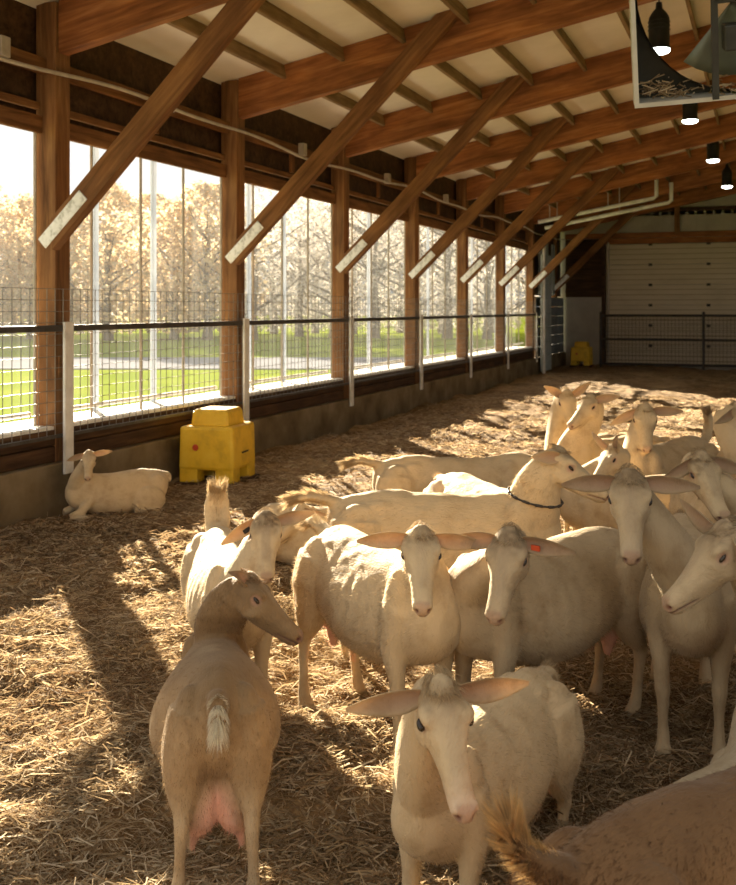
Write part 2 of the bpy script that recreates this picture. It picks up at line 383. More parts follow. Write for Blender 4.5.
# left wall: concrete kerb, dark planks, girts, eave board
wl = MB().box((-5.75, yk(-2)-0.3, -0.3), (-5.19, EY, 0.38)).build('wall_left', M['concrete'], bevel=0.012); tag(wl, 'low stained concrete kerb wall under the open side', kind='structure')
for k in range(-2, 7):
    y0, y1 = yk(k), yk(k+1)
    if k < 6:
        for z0, z1 in ((0.385, 0.505), (0.512, 0.632)):
            beam('plank', (-5.28+random.uniform(-.008, .008), y0+0.01, (z0+z1)/2), (-5.28, y1-0.01, (z0+z1)/2), 0.04, z1-z0, M['wood_dark'], wl, side=(1, 0, 0))
    if k < 6: MB().box((-5.36, y0, 0.37), (-5.31, y1, 0.637)).build('light_gap_board', M['wood_dark'], wl)  # added behind the planks to block light showing through the gaps
    for z, hh, xx, mt in ((3.06, 0.14, -5.40, 'wood_brace'), (3.21, 0.06, -5.42, 'wood_brace'), (3.52, 0.13, -5.36, 'wood_brace')):
        beam('girt', (xx, y0+0.1, z), (xx, y1-0.1, z), 0.045, hh, M[mt], wl, side=(1, 0, 0))
    beam('girt_block', (-5.36, (y0+y1)/2, 3.24), (-5.36, (y0+y1)/2, 3.46), 0.04, 0.09, M['wood_brace'], wl, side=(1, 0, 0))
    MB().box((-5.52, y0, 3.10), (-5.48, y1, 4.2)).build('eave_board', M['wood_dark'], wl)
# white ledge, rods and strips of each open bay
for i, k in enumerate(range(-2, 6)):
    y0, y1 = yk(k)+0.1, yk(k+1)-0.1
    wn = empty('window_%d' % (i+1), (-5.45, (y0+y1)/2, 0.64)); tag(wn, 'open barn side bay with white ledge and thin rods', kind='structure')
    loc = lambda x, y, z: (x+5.45, y-(y0+y1)/2, z-0.64)
    MB().box(loc(-5.78, y0-0.1, 0.636), loc(-5.27, y1+0.1, 0.662)).build('window_sill', M['white_paint'], wn)
    for j in range(1, 5):
        y = yk(k) + SP*(j-0.2)/4
        if j == 4: y = yk(k)+SP*0.955
        MB().tube([loc(-5.42, y, 0.66), loc(-5.42, y, 3.0)], 0.013, 6).build('rod', M['conduit'], wn)
    for j in (0.36, 0.68):
        y = yk(k)+SP*j
        MB().box(loc(-5.74, y-0.035, 0.66), loc(-5.71, y+0.035, 3.25)).build('curtain_strip', M['plastic'], wn)
    MB().box(loc(-5.702, y0-0.1, 0.662), loc(-5.700, y1+0.1, 3.2)).build('curtain_film', M['film'], wn)
    MB().tube([loc(-5.5, y0, 0.75), loc(-5.5, y1, 0.75)], 0.02, 6).build('curtain_bar', M['white_paint'], wn)

# posts, rafters, braces
for n_, k in enumerate(K):
    y = yk(k); od = {-2: 'hidden', -1: 'out of frame', 0: 'nearest', 1: 'second', 2: 'third', 3: 'fourth', 4: 'fifth', 5: 'sixth', 6: 'seventh', 7: 'farthest'}[k]
    # the post
    if k == -2: continue
    t = empty('timber_post', (WX, y, 0.2)); tag(t, '%s square brown timber post along the open left side' % od, 'post', 'timber wall posts')
    p = beam('post_shaft', (0, 0, 0), (0, 0, rz(RBX)+RD-0.02-0.2), 0.19, 0.19, M['wood_post'], None, side=(0, 1, 0)); p.parent = t
    if k < 6:
        mb = MB().box((0.096, -0.07, 0.85), (0.112, 0.05, 1.02)); mb.build('splice_plate', M['wood_brace'], t)
    # the rafter
    half = beam('roof_rafter', (RBX, y, rz(RBX)+RD/2), (RIDGE, y, rz(RIDGE)+RD/2), 0.13, RD*math.cos(math.atan(PITCH)), M['wood_red'], side=(0, 1, 0), ends=(PITCH, 0))
    tag(half, '%s sloping laminated roof rafter on the left slope' % od, 'rafter', 'left roof rafters')
    r2 = beam('roof_rafter', (2*RIDGE-RBX, y, rz(RBX)+RD/2), (RIDGE, y, rz(RIDGE)+RD/2), 0.13, RD*math.cos(math.atan(PITCH)), M['wood_red'], side=(0, 1, 0))
    tag(r2, '%s roof rafter of the opposite slope past the ridge' % od, 'rafter', 'right roof rafters')
    # the diagonal brace on the camera side of post and rafter
    b = empty('diagonal_brace', (WX, y-0.145, 2.1)); tag(b, '%s diagonal timber knee brace with white plate at its foot' % od, 'brace', 'diagonal knee braces')
    p0 = Vector((0.13, 0, 0.08)); p1 = Vector((2.50, 0, 2.42)); L = (p1-p0).length
    q = beam('brace_timber', p0, p1, 0.095, 0.185, M['wood_brace'], None, side=(0, 1, 0), ends=(0.9, 0)); q.parent = b
    x = (p1-p0).normalized(); zz = x.cross(Vector((0, 1, 0))).normalized()
    q = beam('foot_plate', p0+Vector((-0.085, -0.052, -0.075))-zz*0.0, p0+x*0.42+Vector((0, -0.052, 0)), 0.012, 0.105, M['white_plate'], None, side=(0, 1, 0)); q.parent = b

# roof sheets + purlins
def roof_slope(sgn):
    mb = MB()
    xe = -5.95 if sgn < 0 else 2*RIDGE+5.95
    z0 = rz(-5.95)+RD if sgn < 0 else rz(2*RIDGE+5.95)+RD
    zr = rz(RIDGE)+RD
    y0, y1 = yk(-1)-1.5, EY+0.4
    v = [(xe, y0, z0), (RIDGE, y0, zr), (RIDGE, y1, zr), (xe, y1, z0)]
    vv = v + [(a, b, c+0.04) for a, b, c in v]
    mb.add(vv, [(0, 3, 2, 1), (4, 5, 6, 7), (0, 1, 5, 4), (1, 2, 6, 5), (2, 3, 7, 6), (3, 0, 4, 7)])
    return mb
ceil = roof_slope(-1).build('ceiling', M['roof']); tag(ceil, 'cream sheet roof lining on purlins', kind='structure')
c2 = roof_slope(1).build('roof_sheet', M['roof'], ceil)
pme = beam_mesh('purlin', SP-0.13, 0.045, 0.15, M['wood_purlin'])
X = -4.72
while X < RIDGE:
    for k in range(-1, 8):
        L = SP-0.13
        if k == 7: continue
        z = rz(X)+RD-0.078
        beam('purlin', (X, yk(k)+0.065, z), (X, yk(k+1)-0.065, z), 0.045, 0.15, M['wood_purlin'], ceil, side=(1, 0, PITCH), me=pme)
    X += 0.66
# long conduit along the wall posts, with junction boxes
t = empty('wall_conduit', (-5.22, Y0, 3.46)); tag(t, 'thin grey conduit running along the tops of the posts', 'conduit')
pts = []
for i in range(0, 200):
    yy = -2.2 + i*0.14
    pts.append((0.0, yy, 0.03*math.sin(yy*0.9)+0.018*math.sin(yy*2.3)))
MB().tube(pts, 0.016, 6).build('pipe', M['conduit'], t)
for yy in (-0.75, 1.55, 4.6, 7.65, 10.7):
    MB().box((-0.045, yy-0.05, -0.02), (0.03, yy+0.05, 0.13)).build('junction_box', M['conduit'], t, bevel=0.006)

# fence rails, mesh and white stakes along the wall
for k in range(-1, 6):
    od = {-1: 'leftmost', 0: 'second', 1: 'third', 2: 'fourth', 3: 'fifth', 4: 'sixth', 5: 'farthest'}[k]
    y0, y1 = yk(k)+0.04, yk(k+1)+0.04
    t = empty('wire_fence', (-5.2, (y0+y1)/2, 0.5)); tag(t, '%s welded wire mesh panel under a dark rail along the open side' % od, 'fence panel', 'wire mesh panels')
    hy = (y1-y0)/2-0.01
    MB().box((-0.025, -hy, 0.915), (0.025, hy, 0.965)).build('top_rail', M['rail'], t, bevel=0.005)
    MB().box((-0.015, -hy, 0.08), (0.015, hy, 0.105)).build('bottom_rail', M['rail'], t)
    mb = MB()
    nv = 30; wr = 0.0022
    for i in range(nv+1):
        yy = -hy + 2*hy*i/nv; mb.box((-wr, yy-wr, 0.1), (wr, yy+wr, 1.25))
    for i in range(14):
        zz = 0.1+1.15*i/13; mb.box((-wr, -hy, zz-wr), (wr, hy, zz+wr))
    mb.build('wire_mesh', M['wire'], t)
for k in range(0, 7):
    od = {0: 'nearest', 1: 'second', 2: 'third', 3: 'fourth', 4: 'fifth', 5: 'sixth', 6: 'farthest'}[k]
    o = MB().box((-0.012, -0.055, 0), (0.012, 0.055, 1.2)).build('white_stake', M['white_paint'], bevel=0.004); o.location = (-5.163, yk(k)-0.055, 0.29)
    tag(o, '%s white board stake fixed over the mesh in front of a post' % od, 'stake', 'white stakes at the posts')

# solid far section of the left wall
for j in range(6):
    MB().box((-5.30, 25.45, 0.39+j*0.25), (-5.24, 29.3, 0.63+j*0.25)).build('wall_panel', M['grey_panel'], wl, bevel=0.006)
MB().box((-5.36, 25.42, 1.92), (-5.33, 29.3, 3.9)).build('upper_sheet', M['wood_dark'], wl)
for yy in (26.2, 27.0, 27.9):
    MB().box((-5.33, yy, 1.95), (-5.28, yy+0.28, 3.3)).build('pale_batten', M['pale_panel'], wl)
t = empty('leaning_panel', (-5.1, 25.45, 0.0)); tag(t, 'tall pale blue-grey panel door standing at the end of the open bays', 'panel')
for j in range(8):
    MB().box((-0.02, 0, 0.05+j*0.36), (0.03, 1.15, 0.40+j*0.36)).build('slat', M['pale_panel'], t, bevel=0.006)
MB().tube([(0.05, 0.06, 0), (0.05, 0.06, 3.1)], 0.04, 8).build('edge_tube', M['white_paint'], t)

# far end wall with garage door
we = MB().box((-5.75, EY, -0.3), (-4.05, EY+0.15, 4.2)).box((-4.05, EY, 3.4), (1.4, EY+0.15, 4.3)).box((1.4, EY, -0.3), (RWX, EY+0.15, 4.3)).build('wall_back', M['gable']); tag(we, 'far end wall of pale ribbed sheet', kind='structure')
mb = MB(); v = [(-5.75, EY, 4.1), (RWX+0.3, EY, 4.1), (RIDGE, EY, rz(RIDGE)+RD+0.02)]; v += [(a, EY+0.15, c) for a, b, c in v]
mb.add(v, [(0, 1, 2), (3, 5, 4), (0, 3, 4, 1), (1, 4, 5, 2), (2, 5, 3, 0)]).build('gable_sheet', M['gable'], we)
for i in range(44):
    x = -5.2+i*0.23
    if x > 4.6: break
    MB().box((x, EY-0.025, 3.62), (x+0.05, EY, min(rz(x)+RD, 6))).build('sheet_rib', M['gable'], we)
for z, hh in ((3.58, 0.14), (4.25, 0.1)):
    beam('girt', (-5.2, EY-0.07, z), (1.6, EY-0.07, z), 0.06, hh, M['wood_dark'] if z > 4 else M['wood_red'], we, side=(0, 1, 0))
for x in (-2.2, 0.1):
    beam('stud', (x, EY-0.09, 3.6), (x, EY-0.09, rz(x)+0.4), 0.09, 0.14, M['wood_brace'], we, side=(0, 1, 0))
MB().box((-5.2, EY-0.04, 0.0), (-4.2, EY-0.005, 1.9)).build('lower_sheet', M['gable'], we)
for z in (2.05, 2.6, 3.2):
    beam('girt', (-5.2, EY-0.06, z), (-4.15, EY-0.06, z), 0.05, 0.09, M['wood_dark'], we, side=(0, 1, 0))
MB().box((-5.2, EY-0.03, 1.9), (-4.2, EY-0.004, 3.5)).build('dark_sheet', M['wood_dark'], we)
MB().box((-4.1, EY+0.03, -0.3), (1.45, EY+0.12, 3.45)).build('door_light_block', M['gable'], we)  # added behind the sections to stop light leaking between them
d1 = empty('door_1', (-1.4, EY-0.02, 0)); tag(d1, 'wide cream sectional overhead door in the end wall', kind='structure')
for j in range(6):
    z0 = 0.04+j*0.55; pn = MB().box((-2.68, -0.03, z0), (2.7, 0.02, z0+0.54)).build('door_section', M['door'], d1, bevel=0.008)
    for zz in (0.13, 0.27, 0.41):
        MB().box((-2.66, -0.04, z0+zz-0.012), (2.68, -0.028, z0+zz+0.012)).build('gap_shade_strip', M['door_gap_shade'], pn)
    for xx in (-1.5, 0.0, 1.2):
        MB().box((xx-0.05, -0.05, z0+0.50), (xx+0.05, -0.03, z0+0.57)).build('hinge', M['rail'], pn)
for s in (-1, 1):
    MB().box((2.75*s-0.05, -0.08, 0), (2.75*s+0.05, 0.02, 3.4)).build('door_frame', M['wood_dark'] if s < 0 else M['white_paint'], d1)
MB().box((-2.78, -0.08, 3.35), (2.78, 0.02, 3.5)).build('door_header', M['wood_red'], d1)
MB().tube([(-2.62, -0.07, 0.2), (-2.62, -0.07, 3.4)], 0.03, 8).build('door_track', M['conduit'], d1)
t = empty('mesh_gate', (-1.4, EY-0.6, 0)); tag(t, 'long dark wire mesh gate across the foot of the overhead door', 'gate')
for z in (0.1, 0.76, 1.4):
    MB().tube([(-2.75, 0, z), (2.7, 0, z)], 0.03, 8).build('gate_rail', M['rail'], t)
for x in (-2.75, -0.1, 2.7):
    MB().tube([(x, 0, -0.1), (x, 0, 1.5)], 0.035, 8).build('gate_post', M['rail'], t)
mb = MB()
for i in range(60):
    x = -2.75+5.45*i/59; mb.box((x-.004, -.004, 0.1), (x+.004, .004, 1.4))
for i in range(13):
    z = 0.1+1.3*i/12; mb.box((-2.75, -.004, z-.004), (2.7, .004, z+.004))
mb.build('wire_mesh', M['rail'], t)
# white vent pipes near the far rafters
for zz, x0, x1, yy, lab in ((0, -5.0, -2.3, 24.6, 'upper white pipe running up beside the far rafters with upturned end'), (-0.14, -4.9, -2.0, 24.9, 'lower white pipe running up beside the far rafters with upturned end')):
    a = Vector((x0, yy, rz(x0)-0.05+zz)); b = Vector((x1, yy, rz(x1)-0.1+zz))
    t = empty('vent_pipe', a); tag(t, lab, 'pipe', 'white pipes')
    MB().tube([Vector((0, 0, 0)), b-a-Vector((.06, 0, 0.01)), b-a+Vector((0, 0, .04)), b-a+Vector((0, 0, 0.45))], 0.045, 10).build('pipe', M['white_paint'], t, smooth=True)
    for fr in (0.1, 0.6):
        q = (b-a)*fr; MB().box((q.x-0.01, -0.01, q.z), (q.x+0.01, 0.01, rz(x0+q.x)+RD-a.z)).build('hanger_strap', M['conduit'], t)
# right wall (out of view): kerb raised to cut fill light, posts, open above for daylight
wr_ = MB().box((RWX-0.1, yk(-2), -0.3), (RWX+0.3, EY, 1.9)).build('wall_right', M['concrete']); tag(wr_, 'unseen concrete kerb of the opposite side, raised to cut side light', kind='structure')
for k in range(-1, 8):
    beam('post_shaft', (RWX, yk(k), 1.8), (RWX, yk(k), rz(RWX)+RD), 0.19, 0.19, M['wood_red'], wr_)

# ------------------------------------------------------------------ outside
def flat(name, pts, z, mat, label, th=0.05):
    mb = MB(); n = len(pts)
    mb.rings([[(x, y, z-th) for x, y in pts], [(x, y, z) for x, y in pts]])
    o = mb.build(name, mat); tag(o, label, kind='structure'); return o
flat('ground_meadow', [(-400, -120), (-5.76, -120), (-5.76, 400), (-400, 400)], -0.22, M['grass'], 'bright green meadow outside the barn')
flat('ground_meadow_east', [(RWX+0.35, -120), (300, -120), (300, 400), (RWX+0.35, 400)], -0.22, M['grass'], 'meadow on the other side of the barn')
flat('ground_yard', [(-5.76, -120), (RWX+0.35, -120), (RWX+0.35, -4.0), (-5.76, -4.0)], -0.1, M['gravel'], 'pale yard behind the viewer')
flat('gravel_strip', [(-6.9, -30), (-5.77, -30), (-5.77, 45), (-6.9, 45)], -0.16, M['gravel'], 'pale gravel strip along the barn')
q = [cw(-60, 31), cw(30, 31), cw(30, 38), cw(-60, 38)]
flat('road', [(p.x, p.y) for p in q], -0.185, M['road'], 'grey lane crossing the meadow', 0.03)

def tree_meshes(seed, kind):
    r = np.random.default_rng(seed)
    # trunk and branches
    mb = MB(); hgt = 1.0
    mb.tube([(0, 0, -0.03), (0.01, 0.0, 0.15), (0.0, 0.015, 0.4), (0.02, 0, 0.8)], [0.035, 0.024, 0.018, 0.005], 7)
    tips = []
    for i in range(16):
        z = 0.12+0.6*r.random(); a = r.random()*6.28; l = (0.30-0.2*z)*(0.7+0.6*r.random())+0.05
        e = Vector((math.cos(a)*l, math.sin(a)*l, z+l*(0.5+0.5*r.random())))
        mb.tube([(0, 0, z), Vector((0, 0, z)).lerp(e, 0.5)+Vector((0, 0, -0.02)), e], [0.009, 0.006, 0.002], 5); tips.append(e)
    trunk = mb.mesh('trunk'); trunk.materials.append(M['bark'])
    n = 3600 if kind == 0 else 2600
    zz = r.random(n)**0.9*0.97+0.03; an = r.random(n)*6.283
    u = r.normal(0, 1, (n, 3)); u /= np.linalg.norm(u, axis=1)[:, None]
    rr_ = 0.33*np.sqrt(np.sin(math.pi*np.clip(zz, 0, 1)**0.8)+0.05)*np.sqrt(r.random(n))*(0.75+0.5*vnoise(an*2+seed, zz*7, seed))
    p = np.stack([rr_*np.cos(an), rr_*np.sin(an), zz+0.05*vnoise(an*3, zz*5, seed+2)], -1)
    sz = (0.010+0.011*r.random(n))*(1 if kind == 0 else 0.7)
    d1_ = r.normal(0, 1, (n, 3)); d1_ /= np.linalg.norm(d1_, axis=1)[:, None]
    d2_ = np.cross(d1_, u); d2_ /= np.linalg.norm(d2_, axis=1)[:, None]+1e-9
    if kind == 1: d1_ *= 2.2; d2_ *= 0.4
    vs = np.stack([p+d1_*sz[:, None], p+d2_*sz[:, None]*0.8, p-d1_*sz[:, None], p-d2_*sz[:, None]*0.8], 1).reshape(-1, 3)
    q = np.arange(n*4).reshape(n, 4)
    cr = bpy.data.meshes.new('crown'); cr.from_pydata(vs.tolist(), [], q.tolist()); cr.update()
    atr = cr.attributes.new('rnd', 'FLOAT', 'POINT'); atr.data.foreach_set('value', np.repeat(r.random(n), 4).astype(np.float32))
    cr.materials.append(M['leaf_tan'] if kind == 0 else M['leaf_grey'])
    return trunk, cr
TV = [tree_meshes(1, 0), tree_meshes(2, 0), tree_meshes(3, 1), tree_meshes(4, 1)]
def tree(xc, zc, h, v, label, group):
    p = cw(xc, zc, -0.25); t = empty('autumn_tree' if v < 2 else 'bare_tree', p, random.random()*6.28)
    tag(t, label, 'tree', group)
    for nm, mesh in zip(('trunk', 'crown'), TV[v]):
        o = bpy.data.objects.new(nm, mesh); link(o, t); o.scale = (h*1.15, h*1.15, h)
xx = -33.0; i = 0
while xx < -8:
    tree(xx, 60+random.uniform(-3, 5), random.uniform(7.6, 9.2), i % 2, 'tan autumn tree in the row across the meadow', 'autumn trees across the meadow'); xx += random.uniform(2.3, 3.0); i += 1
while xx < 8:
    tree(xx, 62+random.uniform(-2, 6), random.uniform(8.2, 10.0), 2+i % 2, 'bare grey-brown tree in the wood seen through the far bays', 'bare trees beyond the far bays'); xx += random.uniform(1.9, 2.5); i += 1
xx = -38.0
while xx < 12:
    tree(xx, 76+random.uniform(-3, 5), random.uniform(8.5, 10.8), 2+i % 2 if xx > -14 else i % 4, 'tree in the hazy wood behind the front row', 'trees of the back row'); xx += random.uniform(2.6, 3.6); i += 1
# hill
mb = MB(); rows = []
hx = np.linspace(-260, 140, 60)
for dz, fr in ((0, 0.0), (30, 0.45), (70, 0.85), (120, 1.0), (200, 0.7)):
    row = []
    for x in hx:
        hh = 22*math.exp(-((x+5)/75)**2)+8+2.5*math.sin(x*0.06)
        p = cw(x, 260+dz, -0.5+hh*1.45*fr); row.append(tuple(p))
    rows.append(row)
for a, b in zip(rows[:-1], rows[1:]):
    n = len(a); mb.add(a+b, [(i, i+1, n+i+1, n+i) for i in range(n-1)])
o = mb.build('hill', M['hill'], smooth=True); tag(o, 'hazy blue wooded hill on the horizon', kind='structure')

# ------------------------------------------------------------------ yellow waterers
def waterer(loc, rzv, s, label):
    t = empty('livestock_waterer', loc, rzv); t.scale = (s, s, s); tag(t, label, 'waterer', 'yellow waterers')
    def taper(x, y, z0, z1, tp):
        return [[(-x, -y, z0), (x, -y, z0), (x, y, z0), (-x, y, z0)], [(-x*tp, -y*tp, z1), (x*tp, -y*tp, z1), (x*tp, y*tp, z1), (-x*tp, y*tp, z1)]]
    bd = MB().rings(taper(0.27, 0.30, 0.12, 0.52, 0.97)).build('body', M['yellow'], t, smooth=False, bevel=0.03)
    for sx in (-1, 1):
        for sy in (-1, 1):
            MB().rings(taper(0.09, 0.09, 0, 0.16, 1.0)).build('foot', M['yellow'], t, bevel=0.015).location = (sx*0.175, sy*0.2, 0)
    tb = MB().rings(taper(0.19, 0.21, 0.50, 0.655, 0.93)).build('top_bowl', M['yellow'], t, bevel=0.025)
    MB().rings(taper(0.17, 0.19, 0.64, 0.668, 0.9)).build('bowl_lip', M['yellow'], tb, bevel=0.01)
    o = MB().lathe([(0.026, 0), (0.03, 0.005), (0.026, 0.014), (0.0, 0.016)], 14).build('red_knob', M['red_plastic'], bd); o.rotation_euler = (math.pi/2, 0, 0); o.location = (-0.1, -0.295, 0.33)
    MB().box((0.268, -0.08, 0.26), (0.274, 0.08, 0.275)).build('label_slot', M['black'], bd)
    MB().box((-0.30, -0.33, -0.06), (0.30, 0.33, 0.01)).build('plinth', M['wood_dark'], t, bevel=0.01)
    return t
wp = Vector((-4.80, 8.72, 0)); waterer((wp.x, wp.y, gz(wp)+0.03), 0.12, 1.0, 'yellow plastic livestock waterer with raised bowl against the kerb beside the lying goat')
p2 = Vector((-4.62, 28.55, 0)); waterer((p2.x, p2.y, gz(p2)+0.03), 0.0, 0.95, 'small distant yellow waterer in the corner by the overhead door')

# ------------------------------------------------------------------ hanging lamps
for (px, py, h, lab) in ((659, 32, 4.42, 'nearest black cylinder barn lamp hanging beside the fan'), (690, 108, 4.5, 'second black barn lamp just under the fan housing'),
                         (713, 150, 4.42, 'third black barn lamp down the hall'), (727, 178, 4.42, 'farthest small black barn lamp down the hall')):
    zc = (h-H)*F/(HY-py); p = at(px, py, zc)
    t = empty('hanging_lamp', p); tag(t, lab, 'lamp', 'hanging barn lamps')
    lh = MB().lathe([(0.0, 0.30), (0.03, 0.30), (0.035, 0.24), (0.07, 0.20), (0.10, 0.15), (0.105, 0.12), (0.105, -0.14), (0.115, -0.16), (0.115, -0.18), (0.1, -0.18)], 20).build('lamp_housing', M['black'], t, smooth=True)
    MB().lathe([(0.113, -0.181), (0.112, -0.195), (0.09, -0.215), (0.05, -0.225), (0.0, -0.228)], 20).build('lens', M['lamp'], t, smooth=True)
    top = rz(p.x)+RD-0.01-p.z
    MB().tube([(0, 0, 0.29), (0, 0, top)], 0.008, 6).build('cable', M['black'], t)
    for zz in (0.02, 0.06, 0.10):
        MB().lathe([(0.104, zz-0.008), (0.112, zz-0.004), (0.112, zz+0.004), (0.104, zz+0.008)], 20).build('cooling_fin', M['black'], lh)

# ------------------------------------------------------------------ box fan
def fan():
    c = at(745, -18, 5.0); t = empty('barn_fan', c); tag(t, 'large square barn fan hanging from the roof with straw caught in it', 'fan')
    t.rotation_euler = (math.radians(20), math.radians(-3), TH-math.radians(13))
    R = 0.535; D = 0.20; th = 0.022
    MB().box((-R, -D/2, -R), (-R+th, D/2, R)).build('side_panel', M['fan_white'], t)
    MB().box((R-th, -D/2, -R), (R, D/2, R)).build('side_panel', M['fan_white'], t)
    MB().box((-R+th, -D/2, R-th), (R-th, D/2, R)).build('top_panel', M['fan_white'], t)
    MB().box((-R+th, -D/2, -R), (R-th, D/2, -R+th)).build('bottom_panel', M['fan_white'], t)
    # orifice plate with round hole and venturi ring
    mb = MB(); n = 48; rh = 0.511; sq = R-th
    for y0 in (0.05,):
        o_, i_, d_ = [], [], []
        for j in range(n):
            a = 2*math.pi*j/n; ca, sa = math.cos(a), math.sin(a); m_ = sq/max(abs(ca), abs(sa))
            o_.append((ca*m_, y0, sa*m_)); i_.append((ca*rh, y0, sa*rh)); d_.append((ca*rh*0.985, y0-0.10, sa*rh*0.985))
        mb.rings([o_, i_, d_], cap=False)
        mb.rings([[(x, y+0.006, z) for x, y, z in o_], [(x*1.012, y+0.006, z*1.012) for x, y, z in i_], [(x*1.012, y, z*1.012) for x, y, z in d_]], cap=False)
    mb.build('orifice_ring', M['fan_dark'], t, smooth=True)
    for j in range(3):
        a0 = j*math.pi*2/3+math.radians(248); mb = MB(); g = []
        for rr in np.linspace(0.09, 0.45, 7):
            row = []
            for s_ in np.linspace(-0.5, 0.5, 5):
                an = a0+s_*(0.60+0.1*rr); tw = s_*0.12
                row.append((math.cos(an)*rr, 0.04+tw, math.sin(an)*rr))
            g.append(row)
        vs = [p for r_ in g for p in r_]; nv = len(vs); vs2 = [(x, y+0.006, z) for x, y, z in vs]
        fs = []
        for i in range(6):
            for k_ in range(4):
                a = i*5+k_; fs += [(a, a+1, a+6, a+5), (nv+a, nv+a+5, nv+a+6, nv+a+1)]
        bd_ = [i*5 for i in range(7)]+[30+k_ for k_ in range(1, 5)]+[i*5+4 for i in range(5, -1, -1)]+[k_ for k_ in range(3, 0, -1)]
        for q_ in range(len(bd_)):
            a, b = bd_[q_], bd_[(q_+1) % len(bd_)]; fs.append((a, b, nv+b, nv+a))
        mb.add(vs, fs); mb.add([], []); mb.v += vs2
        mb.build('blade', M['fan_blade'], t, smooth=True)
    o = MB().lathe([(0.0, -0.06), (0.085, -0.06), (0.09, -0.03), (0.09, 0.05), (0.0, 0.05)], 20).build('hub', M['fan_dark'], t); o.rotation_euler = (math.pi/2, 0, 0)
    o = MB().lathe([(0.0, -0.12), (0.08, -0.12), (0.092, -0.10), (0.092, 0.12), (0.07, 0.14), (0, 0.14)], 20).build('motor', M['fan_dark'], t); o.rotation_euler = (math.pi/2, 0, 0); o.location = (-0.06, -0.2, 0.06)
    for x in (-0.16, 0.16):
        MB().box((x-0.015, -0.19, -R+th), (x+0.015, -0.16, R-th)).build('strut', M['fan_dark'], t)
    MB().box((-0.16, -0.19, -0.07), (0.16, -0.16, -0.03)).build('motor_bracket', M['fan_dark'], t)
    MB().box((-0.13, -0.30, -0.28), (0.12, -0.17, -0.16)).build('control_box', M['fan_dark'], t, bevel=0.01)
    for x in (-R+0.04, R-0.04):
        MB().tube([(x, 0, R-0.01), (x*0.7, 0.1, R+1.05)], 0.008, 6).build('hanging_chain', M['rail'], t)
    # straw caught on the lower lip
    mb = MB()
    for i in range(170):
        x = random.uniform(-R+0.05, 0.25) if i % 3 else random.uniform(-R+0.04, -R+0.22)
        z = -R+th+abs(random.gauss(0, 0.03))+0.06*max(0, (-x-0.3)/0.2)*random.random(); y = random.uniform(-D/2+0.01, -D/2+0.2)
        a = random.random()*6.28; e = random.uniform(-0.5, 0.6); l = random.uniform(0.03, 0.09)
        d = Vector((math.cos(a)*math.cos(e), math.sin(a)*math.cos(e)*0.4, math.sin(e)))*l/2; p = Vector((x, y, z+0.01))
        mb.tube([p-d, p+d], 0.003, 4)
    o = mb.build('caught_straw', M['straw'], t); o['kind'] = 'stuff'
    atr = o.data.attributes.new('rnd', 'FLOAT', 'POINT'); atr.data.foreach_set('value', np.repeat(rng.random(170), 8).astype(np.float32))
fan()

# ------------------------------------------------------------------ goats
def ell_ring(c, l, u, a, bu, bd, n=20, sk=0.0):
    out = []
    for j in range(n):
        t = 2*math.pi*j/n; cs, sn = math.cos(t), math.sin(t)
        ww = a*cs*(1-sk*sn)
        out.append(c + l*ww + u*((bu if sn > 0 else bd)*sn))
    return out
def limb(mb, pts, lat, n=12):
    """pts: list of (Vector, radius lateral, radius fore-aft)"""
    rs = []
    for i, (p, a, b) in enumerate(pts):
        t = (pts[min(i+1, len(pts)-1)][0]-pts[max(i-1, 0)][0]).normalized()
        l = (lat - t*lat.dot(t)).normalized(); u = t.cross(l)
        rs.append(ell_ring(p, l, u, a, b, b, n))
    mb.rings(rs)
def ellipsoid(mb, c, r, axes=None, n=14, m=9):
    ax = axes or (Vector((1, 0, 0)), Vector((0, 1, 0)), Vector((0, 0, 1))); c = Vector(c); rs = []
    for i in range(m):
        ph = -math.pi/2 + math.pi*(i+0.5)/m
        rs.append([c + ax[0]*(r[0]*math.cos(ph)*math.cos(2*math.pi*j/n)) + ax[1]*(r[1]*math.cos(ph)*math.sin(2*math.pi*j/n)) + ax[2]*(r[2]*math.sin(ph)) for j in range(n)])
    mb.rings(rs)
V = Vector
def crspline(P, m):
    """Catmull-Rom through rows of P (tuples of floats)"""
    P = [np.array(p, float) for p in P]; out = []
    for i in range(len(P)-1):
        p0 = P[max(i-1, 0)]; p1 = P[i]; p2 = P[i+1]; p3 = P[min(i+2, len(P)-1)]
        for k in range(m):
            t = k/m
            out.append(0.5*((2*p1)+(-p0+p2)*t+(2*p0-5*p1+4*p2-p3)*t*t+(-p0+3*p1-3*p2+p3)*t**3))
    out.append(P[-1]); return out

